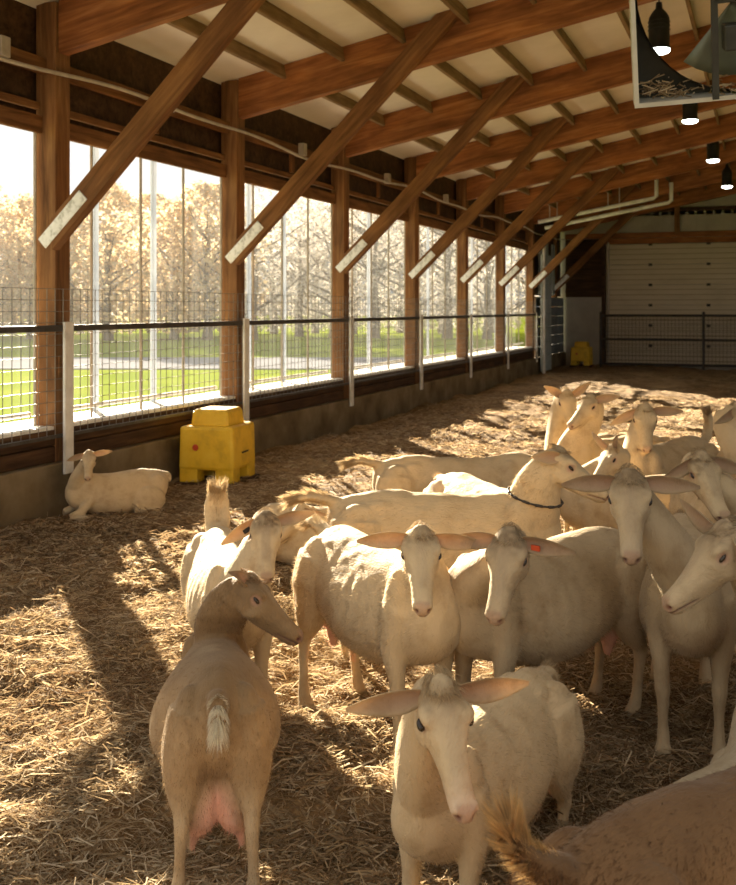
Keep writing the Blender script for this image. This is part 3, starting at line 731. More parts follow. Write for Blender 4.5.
TORSO = [(-.525, .655, .57, .04), (-.50, .70, .50, .085), (-.44, .735, .44, .122), (-.36, .757, .40, .145), (-.26, .768, .365, .162), (-.12, .757, .315, .192),
         (.02, .748, .298, .205), (.15, .748, .312, .190), (.26, .758, .342, .160), (.35, .765, .368, .135), (.43, .745, .40, .112), (.50, .69, .45, .082), (.535, .62, .52, .04)]
HEAD = [(-.050, -.062, .034, .030, .034), (-.025, -.056, .056, .050, .058), (.015, -.052, .066, .056, .070), (.055, -.056, .071, .056, .078), (.095, -.063, .062, .051, .078),
        (.14, -.072, .047, .045, .064), (.185, -.080, .039, .040, .050), (.225, -.086, .0375, .036, .043), (.258, -.090, .036, .032, .038), (.280, -.092, .028, .024, .028), (.290, -.093, .014, .012, .014)]
CREAM = (0.54, 0.405, 0.235)
def goat(label, xc, zc, psi, s=1.0, poll=None, fyaw=0, fpitch=35, froll=0, coat=CREAM, belly=1.0, lying=False, legs=None, tail='down', ears=((12, 10, 1), (12, 10, 1)),
         face_dark=0.35, under=None, back=None, udder=0.62, vox=0.0095, hair=22000, collar=False, tagcol=None, squint=True, gdz=0.0, seed=0, muzzle=None, jaw=0.0, tailc=None, tailw=1.0, neckdark=False, hairw=1.0, tilt=0.0, hs=1.0):
    base = cw(xc, zc); base.z = gz(base)*0.9 + gdz - 0.008
    yaw = math.radians(psi)+TH
    root = empty('goat', base, yaw); root.scale = (s, s, s)
    tag(root, label, 'goat', 'dairy goats in the pen')
    root.rotation_euler = (0, math.radians(tilt), yaw); inv = root.rotation_euler.to_matrix().inverted()
    loc = lambda wv: inv @ (V(wv)-base)/s
    mb = MB()
    dz = -0.31 if lying else 0.0
    # torso
    X_, Y_, Z_ = V((1, 0, 0)), V((0, 1, 0)), V((0, 0, 1))
    tr = []
    for x, tp, bt, hw in crspline(TORSO, 2):
        bf = 1.0 + (belly-1.0)*math.exp(-((x-0.0)/0.22)**2)
        wid = hw*0.94*bf*(1.12 if lying else 1.0); bt2 = bt - 0.03*(bf-1)*3*math.exp(-((x)/0.22)**2)
        zc_ = bt2 + 0.46*(tp-bt2)
        tr.append(ell_ring(V((x, 0, zc_+dz)), Y_, Z_, wid, tp-zc_, zc_-bt2, 28, 0.16))
    mb.rings(tr)
    for sy in (-1, 1):   # hook bones and shoulder blades
        ellipsoid(mb, (-.27, .068*sy, .692+dz), (.085, .036, .036))
        ellipsoid(mb, (-.440, .048*sy, .635+dz), (.055, .036, .05))
        ellipsoid(mb, (.33, .088*sy, .60+dz), (.075, .055, .14))
        ellipsoid(mb, (-.375, .090*sy, .57+dz), (.125, .07, .15))
    # legs
    lg = {'FL': (0, 0), 'FR': (0, 0), 'HL': (0, 0), 'HR': (0, 0)}
    if legs: lg.update(legs)
    feet = []
    if not lying:
        for key, (dx, dy) in lg.items():
            sy = 1 if key[1] == 'L' else -1
            if key[0] == 'F':
                P = [(.335, .095, .60, .060, .085, 0), (.315, .108, .47, .052, .066, .0), (.325, .104, .38, .040, .047, .25), (.335, .100, .285, .032, .036, .5), (.338, .098, .25, .034, .037, .58), (.336, .097, .205, .0255, .027, .7),
                     (.333, .096, .12, .0215, .0235, .9), (.338, .096, .075, .027, .029, .97), (.352, .096, .04, .027, .031, 1), (.363, .096, .012, .029, .036, 1)]
            else:
                P = [(-.37, .083, .64, .084, .135, 0), (-.378, .100, .53, .090, .138, 0), (-.382, .106, .44, .080, .118, .1), (-.400, .107, .365, .057, .078, .25), (-.430, .105, .305, .035, .047, .45), (-.447, .103, .265, .030, .038, .55), (-.445, .101, .215, .0245, .029, .7),
                     (-.432, .10, .12, .022, .0245, .9), (-.424, .10, .075, .028, .030, .97), (-.408, .10, .04, .028, .032, 1), (-.396, .10, .012, .030, .037, 1)]
            Q = []
            for r_ in crspline(P, 2):
                x, y, z, a, b, f = r_
                lg_s = 0.90 if z < .33 else 1.0
                Q.append((V((x+dx*f, (y+0)*sy+dy*f, z)), a*lg_s, b*lg_s))
            limb(mb, Q, Y_, 12)
            fx, fy = Q[-1][0].x, Q[-1][0].y; feet.append((fx, fy))
            for t_ in (-1, 1):  # cloven toes
                limb(mb, [(V((fx-.012, fy+.015*t_, .042)), .016, .024), (V((fx+.004, fy+.016*t_, .018)), .0175, .034), (V((fx+.010, fy+.017*t_, .0)), .018, .040), (V((fx+.010, fy+.017*t_, -.012)), .018, .040)], Y_, 10)
    else:
        for sy in (-1, 1):
            ellipsoid(mb, (-.27, .165*sy, .15), (.19, .075, .145))
            limb(mb, [(V((-.12, .22*sy, .08)), .05, .05), (V((-.25, .235*sy, .045)), .035, .04), (V((-.40, .22*sy, .03)), .03, .03)], Z_, 10)
            limb(mb, [(V((.30, .12*sy, .20)), .06, .06), (V((.42, .15*sy, .08)), .045, .045), (V((.52, .15*sy, .045)), .036, .036)], Z_, 10)
            limb(mb, [(V((.52, .15*sy, .04)), .034, .034), (V((.42, .19*sy, .03)), .026, .026), (V((.30, .19*sy, .025)), .026, .026)], Z_, 10)
    # udder
    if not lying and udder > 0:
        for sy in (-1, 1):
            ellipsoid(mb, (-.33, .046*sy*udder, .375-.07*(udder-.8)), (.085, .062*udder, .115*udder))
            limb(mb, [(V((-.325, .062*sy*udder, .335-.17*(udder-.8))), .04, .04), (V((-.318, .07*sy*udder, .27-.18*(udder-.8))), .026, .026), (V((-.312, .072*sy*udder, .225-.18*(udder-.8))), .013, .013)], Y_, 10)
    # head frame
    if poll is None: pl = V((.64, 0, 1.03+dz*0.9))
    else: pl = loc(at(*poll))
    fy_ = math.radians(fyaw-psi); fp = math.radians(fpitch); fr = math.radians(froll)
    f = V((math.cos(fp)*math.cos(fy_), math.cos(fp)*math.sin(fy_), -math.sin(fp))); l = V((-math.sin(fy_), math.cos(fy_), 0)); u = f.cross(l)
    l, u = l*math.cos(fr)+u*math.sin(fr), u*math.cos(fr)-l*math.sin(fr)
    hp = lambda x, y, z: pl + (f*x + l*y + u*z)*hs
    hr = []
    for x, z, hw, hu, hd in crspline(HEAD, 2):
        hr.append(ell_ring(hp(x, 0, z), l, u, hw, hu, hd, 20, -0.10))
    mb.rings(hr)
    for sy in (-1, 1):
        ellipsoid(mb, hp(.062, .051*sy, -.028), (.034, .024, .020), (f, l, u))     # brow
        ellipsoid(mb, hp(.062, .044*sy, -.088), (.050, .024, .046), (f, l, u))     # cheek
        ellipsoid(mb, hp(.262, .019*sy, -.082), (.024, .018, .022), (f, l, u))     # nostril wing
    limb(mb, [(hp(.04, 0, -.112), .036, .034), (hp(.12, 0, -.122), .026, .024), (hp(.20, 0, -.121-jaw*.5), .021, .017), (hp(.252-jaw*.3, 0, -.119-jaw), .022, .014), (hp(.271-jaw*.4, 0, -.116-jaw), .013, .009)], l, 12)
    ellipsoid(mb, hp(.0, 0, .0), (.035, .034, .016), (f, l, u))                    # poll tuft
    # neck
    nb = V((.345, 0, .615+dz)); ne = hp(-.005, 0, -.072)
    dirn = (ne-nb); dl = dirn.length
    c1 = nb + V((.45, 0, .22))*dl*0.62; c2 = ne - f*0.07 + u*(-0.055) - V((0, 0, .06))
    NK = []
    for i in range(11):
        t = i/10; p = nb*(1-t)**3 + c1*3*t*(1-t)**2 + c2*3*t*t*(1-t) + ne*t**3
        a = .112*(1-t)**1.1 + .057*(1-(1-t)**1.1); b = .165*(1-t)**1.0 + .070*t
        NK.append((p, a, b, Y_.lerp(l, t)))
    rs = []
    for i, (p, a, b, lt) in enumerate(NK):
        t = (NK[min(i+1, 10)][0]-NK[max(i-1, 0)][0]).normalized(); l2 = (lt-t*lt.dot(t)).normalized(); u2 = t.cross(l2)
        rs.append(ell_ring(p, l2, u2, a, b, b, 18))
    mb.rings(rs)
    # tail
    T = {'down': [(-.47, .70), (-.525, .70), (-.565, .665), (-.58, .60), (-.575, .545)],
         'up': [(-.46, .70), (-.515, .74), (-.545, .81), (-.535, .88), (-.51, .925)],
         'back': [(-.46, .70), (-.53, .72), (-.60, .735), (-.655, .725), (-.70, .71)],
         'perk': [(-.46, .70), (-.525, .73), (-.575, .765), (-.605, .80), (-.62, .835)],
         'short': [(-.47, .70), (-.525, .695), (-.55, .67), (-.558, .63), (-.553, .60)]}[tail]
    TP = [V((x, 0, z+dz)) for x, z in T]; TR = [(.034, .03), (.040, .026), (.040, .021), (.030, .015), (.010, .007)]
    limb(mb, [(p, a*tailw, b) for p, (a, b) in zip(TP, TR)], Y_, 10)
    # one continuous skin
    me = mb.mesh('body'); tmp = bpy.data.objects.new('tmp', me); C.objects.link(tmp)
    bm = bmesh.new(); bm.from_mesh(me); bmesh.ops.recalc_face_normals(bm, faces=bm.faces); bm.to_mesh(me); bm.free()
    md = tmp.modifiers.new('r', 'REMESH'); md.mode = 'VOXEL'; md.voxel_size = vox
    sm = tmp.modifiers.new('s', 'SMOOTH'); sm.factor = 0.5; sm.iterations = 5 if vox < 0.011 else 3
    dg = bpy.context.evaluated_depsgraph_get(); ev = tmp.evaluated_get(dg)
    body = bpy.data.meshes.new_from_object(ev, depsgraph=dg)
    bpy.data.objects.remove(tmp); bpy.data.meshes.remove(me)
    # refine the head
    R3 = Matrix((f, l, u))
    bm = bmesh.new(); bm.from_mesh(body)
    hd_edges = []
    for e in bm.edges:
        q = R3 @ ((e.verts[0].co+e.verts[1].co)*0.5-pl)
        if -.03 < q.x < .31 and abs(q.y) < .09 and -.16 < q.z < .03: hd_edges.append(e)
    if vox < 0.013: bmesh.ops.subdivide_edges(bm, edges=hd_edges, cuts=1, use_grid_fill=True, smooth=0.3)
    bm.to_mesh(body); bm.free()
    nv = len(body.vertices); co = np.empty(nv*3); body.vertices.foreach_get('co', co); co = co.reshape(-1, 3)
    no = np.empty(nv*3); body.vertices.foreach_get('normal', no); no = no.reshape(-1, 3)
    hl = (co-np.array(pl)) @ np.array(R3).T/hs       # head-local
    hax = np.interp(hl[:, 0], [0, .1, .29], [-.06, -.07, -.098]); hrad = np.interp(hl[:, 0], [0, .09, .16, .30], [.10, .10, .068, .052])
    inh = (hl[:, 0] > -.02) & (hl[:, 0] < .305) & (np.hypot(hl[:, 1], hl[:, 2]-hax) < hrad)
    def sph(c, r, soft=0.5):
        d = np.linalg.norm(hl-np.array(c), axis=1); return np.clip((r-d)/(r*soft), 0, 1)*inh
    nost = np.maximum(sph((.277, .020, -.086), .0135), sph((.277, -.020, -.086), .0135))
    mouth_z = -.1045 - 0.018*np.clip((0.262-hl[:, 0])/0.08, 0, 1)
    mouth = np.exp(-((hl[:, 2]-mouth_z)/.0045)**2)*(hl[:, 0] > .185)*inh*np.clip((hl[:, 0]-.185)/.02, 0, 1)
    eyer = np.maximum(sph((.070, .064, -.048), .026), sph((.070, -.064, -.048), .026))
    eyeslit = np.maximum(sph((.072, .066, -.048), .020), sph((.072, -.066, -.048), .020))
    temple = np.maximum(sph((.135, .052, -.062), .03), sph((.135, -.052, -.062), .03))
    lump = 0.010*(vnoise(co[:, 0]*9+seed*5, co[:, 2]*9+co[:, 1]*6, seed+40)-0.5) + 0.006*(vnoise(co[:, 0]*22, co[:, 2]*22+co[:, 1]*20, seed+41)-0.5)
    ribs = 0.0013*np.sin(co[:, 0]*95)*np.exp(-((co[:, 0]-.10)/.16)**2)*np.exp(-((co[:, 2]-.56-dz)/.10)**2)
    co = co + no*((lump*np.where(hl[:, 0] > -.04, 0.25, 1.0) + ribs)*np.where(co[:, 2] < .3, 0.3, 1.0))[:, None]
    co2 = co - no*(nost*0.009 + mouth*0.0045 + eyer*0.0035 + temple*0.003)[:, None]
    body.vertices.foreach_set('co', co2.reshape(-1))
    # coat colour
    col = np.tile(np.array(coat), (nv, 1))
    def mixc(c, m): 
        nonlocal col
        col = col*(1-m[:, None]) + np.array(c)*m[:, None]
    if back is not None:
        m = sstep(.58+dz, .74+dz, co[:, 2]+0.05*(vnoise(co[:, 0]*9, co[:, 1]*9, seed)-0.5))*(co[:, 0] < (2 if neckdark else .42)); mixc(back, m*0.9)
    if under is not None:
        m = 1-sstep(.22+dz, .60+dz, co[:, 2]+0.06*(vnoise(co[:, 0]*7, co[:, 2]*7, seed)-0.5)); mixc(under, m)
    # grime on lower legs and patches of the flank
    if not lying:
        m = (1-sstep(.05, .22, co[:, 2]))*0.35; mixc((0.42, 0.30, 0.17), m)
    m = sstep(.62, .8, vnoise(co[:, 0]*4+seed*3.1, co[:, 2]*5, seed+3)*0.65+vnoise(co[:, 0]*13, co[:, 2]*13+co[:, 1]*9, seed+5)*0.35)*0.35; mixc((0.52, 0.40, 0.24), m)
    if face_dark:
        fm = inh*(hl[:, 2] > -.075)*sstep(.12, .03, hl[:, 0])*sstep(.075, .045, abs(hl[:, 1])) ; mixc((0.17, 0.115, 0.066), fm*face_dark*1.1*(0.5+0.9*vnoise(hl[:, 0]*70+seed, hl[:, 1]*70, seed)))
        fm = inh*sstep(.03, .012, abs(hl[:, 1]))*(hl[:, 2] > -.07)*sstep(.02, .06, hl[:, 0])*sstep(.24, .18, hl[:, 0]); mixc((0.34, 0.25, 0.155), fm*face_dark*0.8)
    if muzzle is not None: mixc(muzzle, inh*sstep(.17, .27, hl[:, 0]))
    mixc((0.50, 0.29, 0.20), eyer*0.75)
    mixc((0.34, 0.19, 0.125), inh*sstep(.252, .270, hl[:, 0])*sstep(-.108, -.098, hl[:, 2])*sstep(.030, .020, abs(hl[:, 1]))*0.55)
    mixc((0.06, 0.03, 0.02), eyeslit*(0.9 if squint else 1)*np.exp(-((hl[:, 2]+.048+(hl[:, 0]-.072)*0.38)/.008)**2))
    mixc((0.10, 0.03, 0.025), nost); mixc((0.15, 0.07, 0.05), mouth*0.85)
    if not lying:
        um = np.clip(1-np.sqrt(((co[:, 0]+.325)/.12)**2+(co[:, 1]/.13)**2), 0, 1)*(1-sstep(.30, .42, co[:, 2]))*(co[:, 2] > .15)
        um = um*(np.abs(co[:, 1]) < .095)
        if udder > 0: mixc((0.78, 0.42, 0.30), np.clip(um*3, 0, 1)*0.85)
        for fx, fy in feet:
            hm = (np.hypot(co[:, 0]-fx-.008, co[:, 1]-fy) < .06)*sstep(.045, .03, co[:, 2]); mixc((0.20, 0.15, 0.085), hm*0.8)
    # ears, grown onto the skin
    vv = []; ff = []; ec = []
    b0 = nv
    EARF = []
    for sy, ea in zip((1, -1), ears):
        droop, fwd, curl = ea[:3]; elen = ea[3] if len(ea) > 3 else 1.0
        dr, fw = math.radians(droop), math.radians(fwd)
        e_dir = (l*sy*math.cos(dr)*math.cos(fw) - u*math.sin(dr) + f*math.cos(dr)*math.sin(fw)).normalized()
        # opening faces forward and a little down
        opn = (V((f.x, f.y, 0)).normalized()*0.9 + V((0, 0, -0.12)) - l*sy*0.1); opn = (opn-e_dir*opn.dot(e_dir)).normalized(); wd = e_dir.cross(opn)
        rt = hp(.000, .050*sy, -.032); NL, NW = 11, 9
        Ls = .178*hs*elen; droop += 6
        for layer in (0, 1):
            for i in range(NL):
                t = i/(NL-1)
                wdt = hs*(.012 + .020*math.sin(math.pi*min(1, (t*0.92+0.05))**0.75))*(1-t**6*0.6)
                for j in range(NW):
                    q = -1+2*j/(NW-1)
                    cup = (0.55*(1-t)+0.28)*wdt*(q*q)*1.1*curl
                    bend = opn*(-0.03*t*t) + V((0, 0, -0.03))*t*t*curl*0.6
                    th_ = (.0045*(1-0.6*t)*(1-q*q*0.7))*(1 if layer else -1)
                    p = rt + e_dir*(Ls*t) + wd*(q*wdt) + opn*(cup+th_) + bend
                    vv.append(p)
                    pk = (0.40, 0.215, 0.145) if layer else tuple(coat)
                    if layer: mk = 0.65*(1-abs(q)**3)*(1-0.6*t)
                    else: mk = 0.0
                    cc = np.array(coat)*0.97*(1-mk)+np.array(pk)*mk; ec.append(cc)
        o0 = b0+len(vv)-2*NL*NW; o1 = o0+NL*NW
        for i in range(NL-1):
            for j in range(NW-1):
                a = i*NW+j
                ff.append((o0+a, o0+a+NW, o0+a+NW+1, o0+a+1)); ff.append((o1+a, o1+a+1, o1+a+NW+1, o1+a+NW))
        for i in range(NL-1):
            for j, fl_ in ((0, 0), (NW-1, 1)):
                a = i*NW+j; ff.append((o0+a, o1+a, o1+a+NW, o0+a+NW) if not fl_ else (o0+a, o0+a+NW, o1+a+NW, o1+a))
        for j in range(NW-1):
            a = (NL-1)*NW+j; ff.append((o0+a, o1+a, o1+a+1, o0+a+1))
        EARF.append((rt, e_dir, opn, wd))
    vs = [tuple(p) for p in co2] + [tuple(p) for p in vv]
    fs = [tuple(p.vertices) for p in body.polygons]; nf = len(fs)
    bpy.data.meshes.remove(body)
    body = bpy.data.meshes.new('body'); body.from_pydata(vs, [], fs+ff); body.update()
    col = np.concatenate([col, np.array(ec)]); col = np.clip(col, 0, 1)
    ca = body.color_attributes.new('Col', 'FLOAT_COLOR', 'POINT'); ca.data.foreach_set('color', np.concatenate([col, np.ones((len(col), 1))], 1).astype(np.float32).reshape(-1))
    body.materials.append(M['coat']); body.materials.append(M['ear'])
    mi = np.zeros(len(body.polygons), np.int32); mi[nf:] = 1; body.polygons.foreach_set('material_index', mi)
    body.polygons.foreach_set('use_smooth', np.ones(len(body.polygons), bool))
    bo = link(bpy.data.objects.new('body', body), root)
    # eyes
    for sy in (-1, 1):
        mb = MB(); ellipsoid(mb, hp(.071, .0615*sy, -.047), (.0165*hs, .011*hs, (.0070 if squint else .0105)*hs), ((f*0.93-u*0.36), l, (u*0.93+f*0.36)), 12, 8)
        mb.build('eye', M['eye'], bo, smooth=True)
    # hair
    if hair:
        g = np.random.default_rng(seed+100)
        tri = np.array([fs[i] for i in range(nf) if len(fs[i]) == 4][:])
        P = co2; a, b, c, d = P[tri[:, 0]], P[tri[:, 1]], P[tri[:, 2]], P[tri[:, 3]]
        cr = np.cross(c-a, d-b); ar = np.linalg.norm(cr, axis=1)*0.5; nrm = cr/(2*ar[:, None]+1e-12)
        pk = g.choice(len(tri), hair, p=ar/ar.sum()); uu, v2 = g.random(hair)[:, None], g.random(hair)[:, None]
        p = (a[pk]*(1-uu)+b[pk]*uu)*(1-v2) + (d[pk]*(1-uu)+c[pk]*uu)*v2
        n_ = nrm[pk]; flow = np.array([-0.8, 0, -0.6])+g.normal(0, .25, (hair, 3))
        q = (p-np.array(pl)) @ np.array(R3).T; onh = (q[:, 0] > -.02) & (q[:, 2] > -.17)
        d_ = n_*0.30+flow*0.75; d_ /= np.linalg.norm(d_, axis=1)[:, None]
        ln = (.012+.016*g.random(hair))*np.where(onh, 0.45, 1.0)
        tl = p[:, 0] < -.53
        sd_ = np.cross(d_, n_+g.normal(0, .3, (hair, 3))); sd_ /= np.linalg.norm(sd_, axis=1)[:, None]+1e-9
        wv = sd_*hairw*(.0006+.0005*g.random(hair))[:, None]
        p0 = p-n_*.002
        V3 = np.stack([p0-wv, p0+wv, p0+d_*ln[:, None]], 1).reshape(-1, 3)
        cc = col[tri[pk, 0]]*(0.62+0.75*g.random(hair))[:, None]
        # tail fringe
        nt_ = 2600; ti = g.random(nt_)*3.6+0.3; i0 = ti.astype(int); fr_ = ti-i0; TPn = np.array([tuple(q_) for q_ in TP])
        tc_ = TPn[i0]*(1-fr_)[:, None]+TPn[np.minimum(i0+1, 4)]*fr_[:, None]; td = TPn[np.minimum(i0+1, 4)]-TPn[i0]; td /= np.linalg.norm(td, axis=1)[:, None]
        rd = g.normal(0, 1, (nt_, 3)); rd -= td*(rd*td).sum(1)[:, None]; rd /= np.linalg.norm(rd, axis=1)[:, None]
        dd = td*1.0+rd*0.45; dd /= np.linalg.norm(dd, axis=1)[:, None]; ll = .03+.045*g.random(nt_)
        s2 = np.cross(dd, g.normal(0, 1, (nt_, 3))); s2 /= np.linalg.norm(s2, axis=1)[:, None]; s2 *= .0011
        pb = tc_+rd*np.array([.012, .012+.026*(tailw-1), .012])
        V4 = np.stack([pb-s2, pb+s2, pb+dd*ll[:, None]], 1).reshape(-1, 3)
        tcol = (0.6+0.6*g.random(nt_))[:, None]*np.tile(np.array(tailc if tailc is not None else coat)*1.1, (nt_, 1))
        nq = 420; fv, lv, uv, pv = (np.array(tuple(q_)) for q_ in (f, l, u, pl))
        aa = g.random(nq)*6.283; rr = np.sqrt(g.random(nq))
        hx2 = -.01+.045*rr*np.cos(aa); hy2 = .040*rr*np.sin(aa)
        pq = pv + hs*(hx2[:, None]*fv + hy2[:, None]*lv + (.004-.5*hy2**2/.04)[:, None]*uv - .004*uv)
        dq = fv*(0.8+0*hx2)[:, None] + uv*(0.22+.25*g.random(nq))[:, None] + lv*(hy2*14+g.normal(0, .35, nq))[:, None]; dq /= np.linalg.norm(dq, axis=1)[:, None]
        sq2 = np.cross(dq, uv+g.normal(0, .3, (nq, 3))); sq2 /= np.linalg.norm(sq2, axis=1)[:, None]; sq2 *= .0012
        V5 = np.stack([pq-sq2, pq+sq2, pq+dq*(.02+.03*g.random(nq))[:, None]*hs], 1).reshape(-1, 3)
        qcol = np.tile(np.array(coat), (nq, 1))*(0.55+0.6*g.random(nq))[:, None]
        AV = np.concatenate([V3, V4, V5]); AC = np.clip(np.repeat(np.concatenate([cc, tcol, qcol]), 3, 0), 0, 1); nt3 = len(AV)//3
        hm = bpy.data.meshes.new('coat_hair'); hm.vertices.add(len(AV)); hm.vertices.foreach_set('co', AV.reshape(-1))
        hm.loops.add(len(AV)); hm.loops.foreach_set('vertex_index', np.arange(len(AV))); hm.polygons.add(nt3); hm.polygons.foreach_set('loop_start', np.arange(nt3)*3)
        hm.update(calc_edges=True)
        ca = hm.color_attributes.new('Col', 'FLOAT_COLOR', 'POINT'); ca.data.foreach_set('color', np.concatenate([AC, np.ones((len(AC), 1))], 1).astype(np.float32).reshape(-1))
        hm.materials.append(M['hair']); ho = link(bpy.data.objects.new('coat_hair', hm), root); ho['kind'] = 'stuff'
    if collar:
        p, a, b, lt = NK[collar]; t = (NK[collar+1][0]-NK[collar-1][0]).normalized(); l2 = (lt-t*lt.dot(t)).normalized(); u2 = t.cross(l2)
        mbc = MB(); rg = [p + l2*(a+.006)*math.cos(2*math.pi*j/26) + u2*(b+.006)*math.sin(2*math.pi*j/26) for j in range(26)]
        for j in range(26):
            mbc.tube([rg[j], rg[(j+1) % 26]], 0.0065 if j % 2 else 0.0045, 6)
        cl = mbc.build('chain_collar', M['rail'], root, smooth=True); cl['label'] = 'dark chain collar'
    if tagcol:
        rt, ed, op, wd = EARF[tagcol[0]]
        c = rt + ed*0.05 + op*0.012; mbt = MB(); hx_ = ed*0.016; hy_ = wd*0.009; hz_ = op*0.003
        c = c + wd*(0.012 if wd.z < 0 else -0.012)
        mbt.add([c-hx_-hy_-hz_, c+hx_-hy_-hz_, c+hx_+hy_-hz_, c-hx_+hy_-hz_, c-hx_-hy_+hz_, c+hx_-hy_+hz_, c+hx_+hy_+hz_, c-hx_+hy_+hz_], [(0, 3, 2, 1), (4, 5, 6, 7), (0, 1, 5, 4), (1, 2, 6, 5), (2, 3, 7, 6), (3, 0, 4, 7)])
        tg = mbt.build('ear_tag', M['red_plastic'] if tagcol[1] == 'red' else M['black'], bo); tg['label'] = 'small %s ear tag' % ('red' if tagcol[1] == 'red' else 'black')
    return root

TAN = (0.37, 0.237, 0.115); BROWN = (0.25, 0.127, 0.048); GREYW = (0.44, 0.33, 0.195)
def gx(px, zc): return (px-CX)*zc/F
# nearest: seen from behind on the left
goat('tan goat seen from behind with pink udder, head turned right in profile', gx(216, 3.42), 3.42, 99, 0.87, poll=(252, 576, 3.64), fyaw=-8, fpitch=34, coat=TAN, under=(0.47, 0.34, 0.195), back=(0.21, 0.128, 0.058), belly=1.28, udder=1.25, neckdark=True,
     ears=((20, -25, 1, .6), (-35, -60, 1, .5)), tail='short', tailc=(.85, .78, .62), seed=1, face_dark=0.5, legs={'HL': (0.03, 0.03), 'HR': (-0.02, -0.02)}, gdz=-0.045, tilt=5, hs=1.05)
goat('white goat with upright tail behind the tan goat, chin above its head', gx(229, 4.3), 4.3, -76, 0.90, poll=(266, 516, 4.0), fyaw=-84, fpitch=42, tail='up', tailw=1.7, face_dark=0.7, seed=2, tagcol=(1, 'black'), ears=((-22, 0, 1), (22, 25, 1)), gdz=-0.03, hs=0.93)
goat('white goat lying against the kerb wall by the yellow waterer', gx(118, 8.15), 8.15, -152, 0.75, poll=(89, 452, 7.85), fyaw=-80, fpitch=42, lying=True, vox=0.012, hair=0, seed=3, ears=((-18, 0, 1), (15, 10, 1)), tail='short')
goat('white goat in the centre facing the camera with wide ears and open mouth', gx(378, 4.0), 4.0, -62, 0.95, poll=(421, 531, 3.55), fyaw=-91, fpitch=36, tail='back', seed=4, belly=0.95, legs={'HR': (0.08, -0.07), 'HL': (0.05, 0)}, ears=((4, 5, 1), (-2, 5, 1)), jaw=0.022)
goat('cream goat with chain collar standing side-on behind the centre, head raised right', gx(442, 4.85), 4.85, -3, 1.02, poll=(560, 449, 4.75), fyaw=-4, fpitch=28, collar=5, tail='back', seed=5, ears=((30, -50, 1, .6), (20, -70, 1, .6)), coat=(0.56, 0.42, 0.24))
goat('white goat with red ear tag looking down left beside the centre goat', gx(545, 3.95), 3.95, -142, 0.98, poll=(508, 534, 3.5), fyaw=-116, fpitch=44, tail='down', seed=6, belly=1.05, tagcol=(0, 'red'), ears=((-6, 10, 1), (2, 5, 1)), coat=GREYW, face_dark=0.6)
goat('white goat standing face-on at right with ears straight out', gx(686, 4.1), 4.1, -104, 1.0, poll=(630, 475, 3.55), fyaw=-102, fpitch=43, seed=7, ears=((-4, 5, 1), (0, 5, 1)), coat=GREYW, face_dark=0.6, muzzle=(0.42, 0.32, 0.2))
goat('white goat at the right edge with head in profile facing left', gx(925, 3.42), 3.42, 176, 1.0, poll=(722, 526, 3.15), fyaw=-172, fpitch=36, seed=8, ears=((50, 30, 1), (-40, 10, 1)), coat=GREYW, face_dark=0.5)
goat('white goat behind at the right edge with folded pink ears', gx(728, 5.1), 5.1, -92, 1.0, poll=(702, 455, 4.6), fyaw=-74, fpitch=40, seed=9, ears=((5, 20, 1), (10, 25, 1.3)), face_dark=0.5, hair=5000)
goat('white goat at the bottom front looking right with ears spread wide', gx(486, 3.08), 3.08, -122, 0.87, poll=(442, 684, 2.5), fyaw=-74, fpitch=40, hs=1.14, seed=10, ears=((-14, 8, 1), (2, 5, 1)), belly=0.95, tail='down', vox=0.0085, hair=30000, face_dark=0.35, muzzle=(0.60, 0.44, 0.29), gdz=-0.06)
goat('brown goat cut off at the bottom right corner showing rump and raised tail', gx(728, 2.16), 2.16, 36, 1.0, gdz=0.075, coat=BROWN, back=(0.155, 0.083, 0.036), under=(0.34, 0.18, 0.072), tail='perk', tailc=(.62, .40, .17), seed=11, vox=0.0085, hair=75000, hairw=1.2, poll=None, fyaw=20)
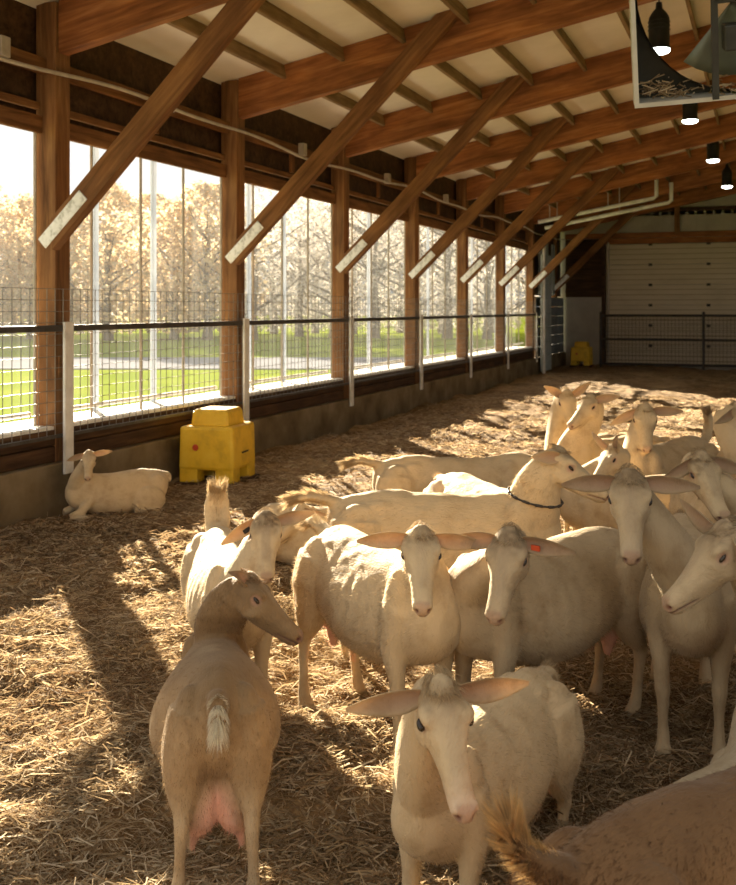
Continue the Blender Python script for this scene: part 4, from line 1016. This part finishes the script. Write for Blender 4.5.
goat('grey-white goat lying behind the brown goat at the lower right', gx(696, 2.98), 2.98, 42, 0.88, lying=True, coat=(0.44, 0.36, 0.24), seed=12, fyaw=10, fpitch=40, hair=9000)
goat('white goat standing side-on in the middle row behind the collared goat', gx(455, 6.2), 6.2, 4, 0.93, tail='back', seed=13, vox=0.012, hair=3000, fyaw=10, poll=(585, 478, 6.1), fpitch=50)
goat('tan-white goat with lowered head between the two side-on goats', gx(485, 5.45), 5.45, -65, 0.92, poll=(510, 560, 5.1), fyaw=-65, fpitch=60, seed=14, vox=0.012, hair=3000, coat=(0.60, 0.44, 0.27), belly=1.1)
goat('white goat far back with pink ears pricked up', gx(585, 7.6), 7.6, -130, 0.95, poll=(567, 392, 7.3), fyaw=-75, fpitch=45, seed=16, vox=0.012, hair=2000, ears=((-55, 0, 1), (-40, 0, 1)), face_dark=0)
goat('white goat far back with long neck and head turned left', gx(612, 7.1), 7.1, -150, 0.95, poll=(590, 396, 6.9), fyaw=-140, fpitch=25, seed=17, vox=0.012, hair=2000, ears=((-15, -10, 1), (30, -20, 1)), face_dark=0)
goat('white goat far back at right facing forward with pale tail raised', gx(668, 6.6), 6.6, -135, 0.98, poll=(645, 407, 6.35), fyaw=-100, fpitch=42, seed=18, vox=0.012, hair=2000, tail='up', ears=((-10, 5, 1), (20, 20, 1)), face_dark=0)
goat('small white goat half hidden behind the face-on goat with one pink ear', gx(640, 5.95), 5.95, 175, 0.86, poll=(612, 446, 5.85), fyaw=-160, fpitch=40, seed=19, vox=0.012, hair=2000, ears=((-60, 0, 1), (-50, 0, 1)), face_dark=0)
goat('white goat with raised neck cut by the right edge behind the others', gx(752, 6.1), 6.1, -100, 1.0, poll=(738, 405, 5.9), fyaw=-40, fpitch=35, seed=20, vox=0.012, hair=2000, face_dark=0)
goat('white goat lying on the straw behind the upright-tailed goat', gx(325, 6.5), 6.5, 175, 0.88, lying=True, seed=21, vox=0.012, hair=0, poll=(300, 505, 6.4), fyaw=-150, fpitch=35, face_dark=0, ears=((20, -20, 1), (-15, -20, 1)))
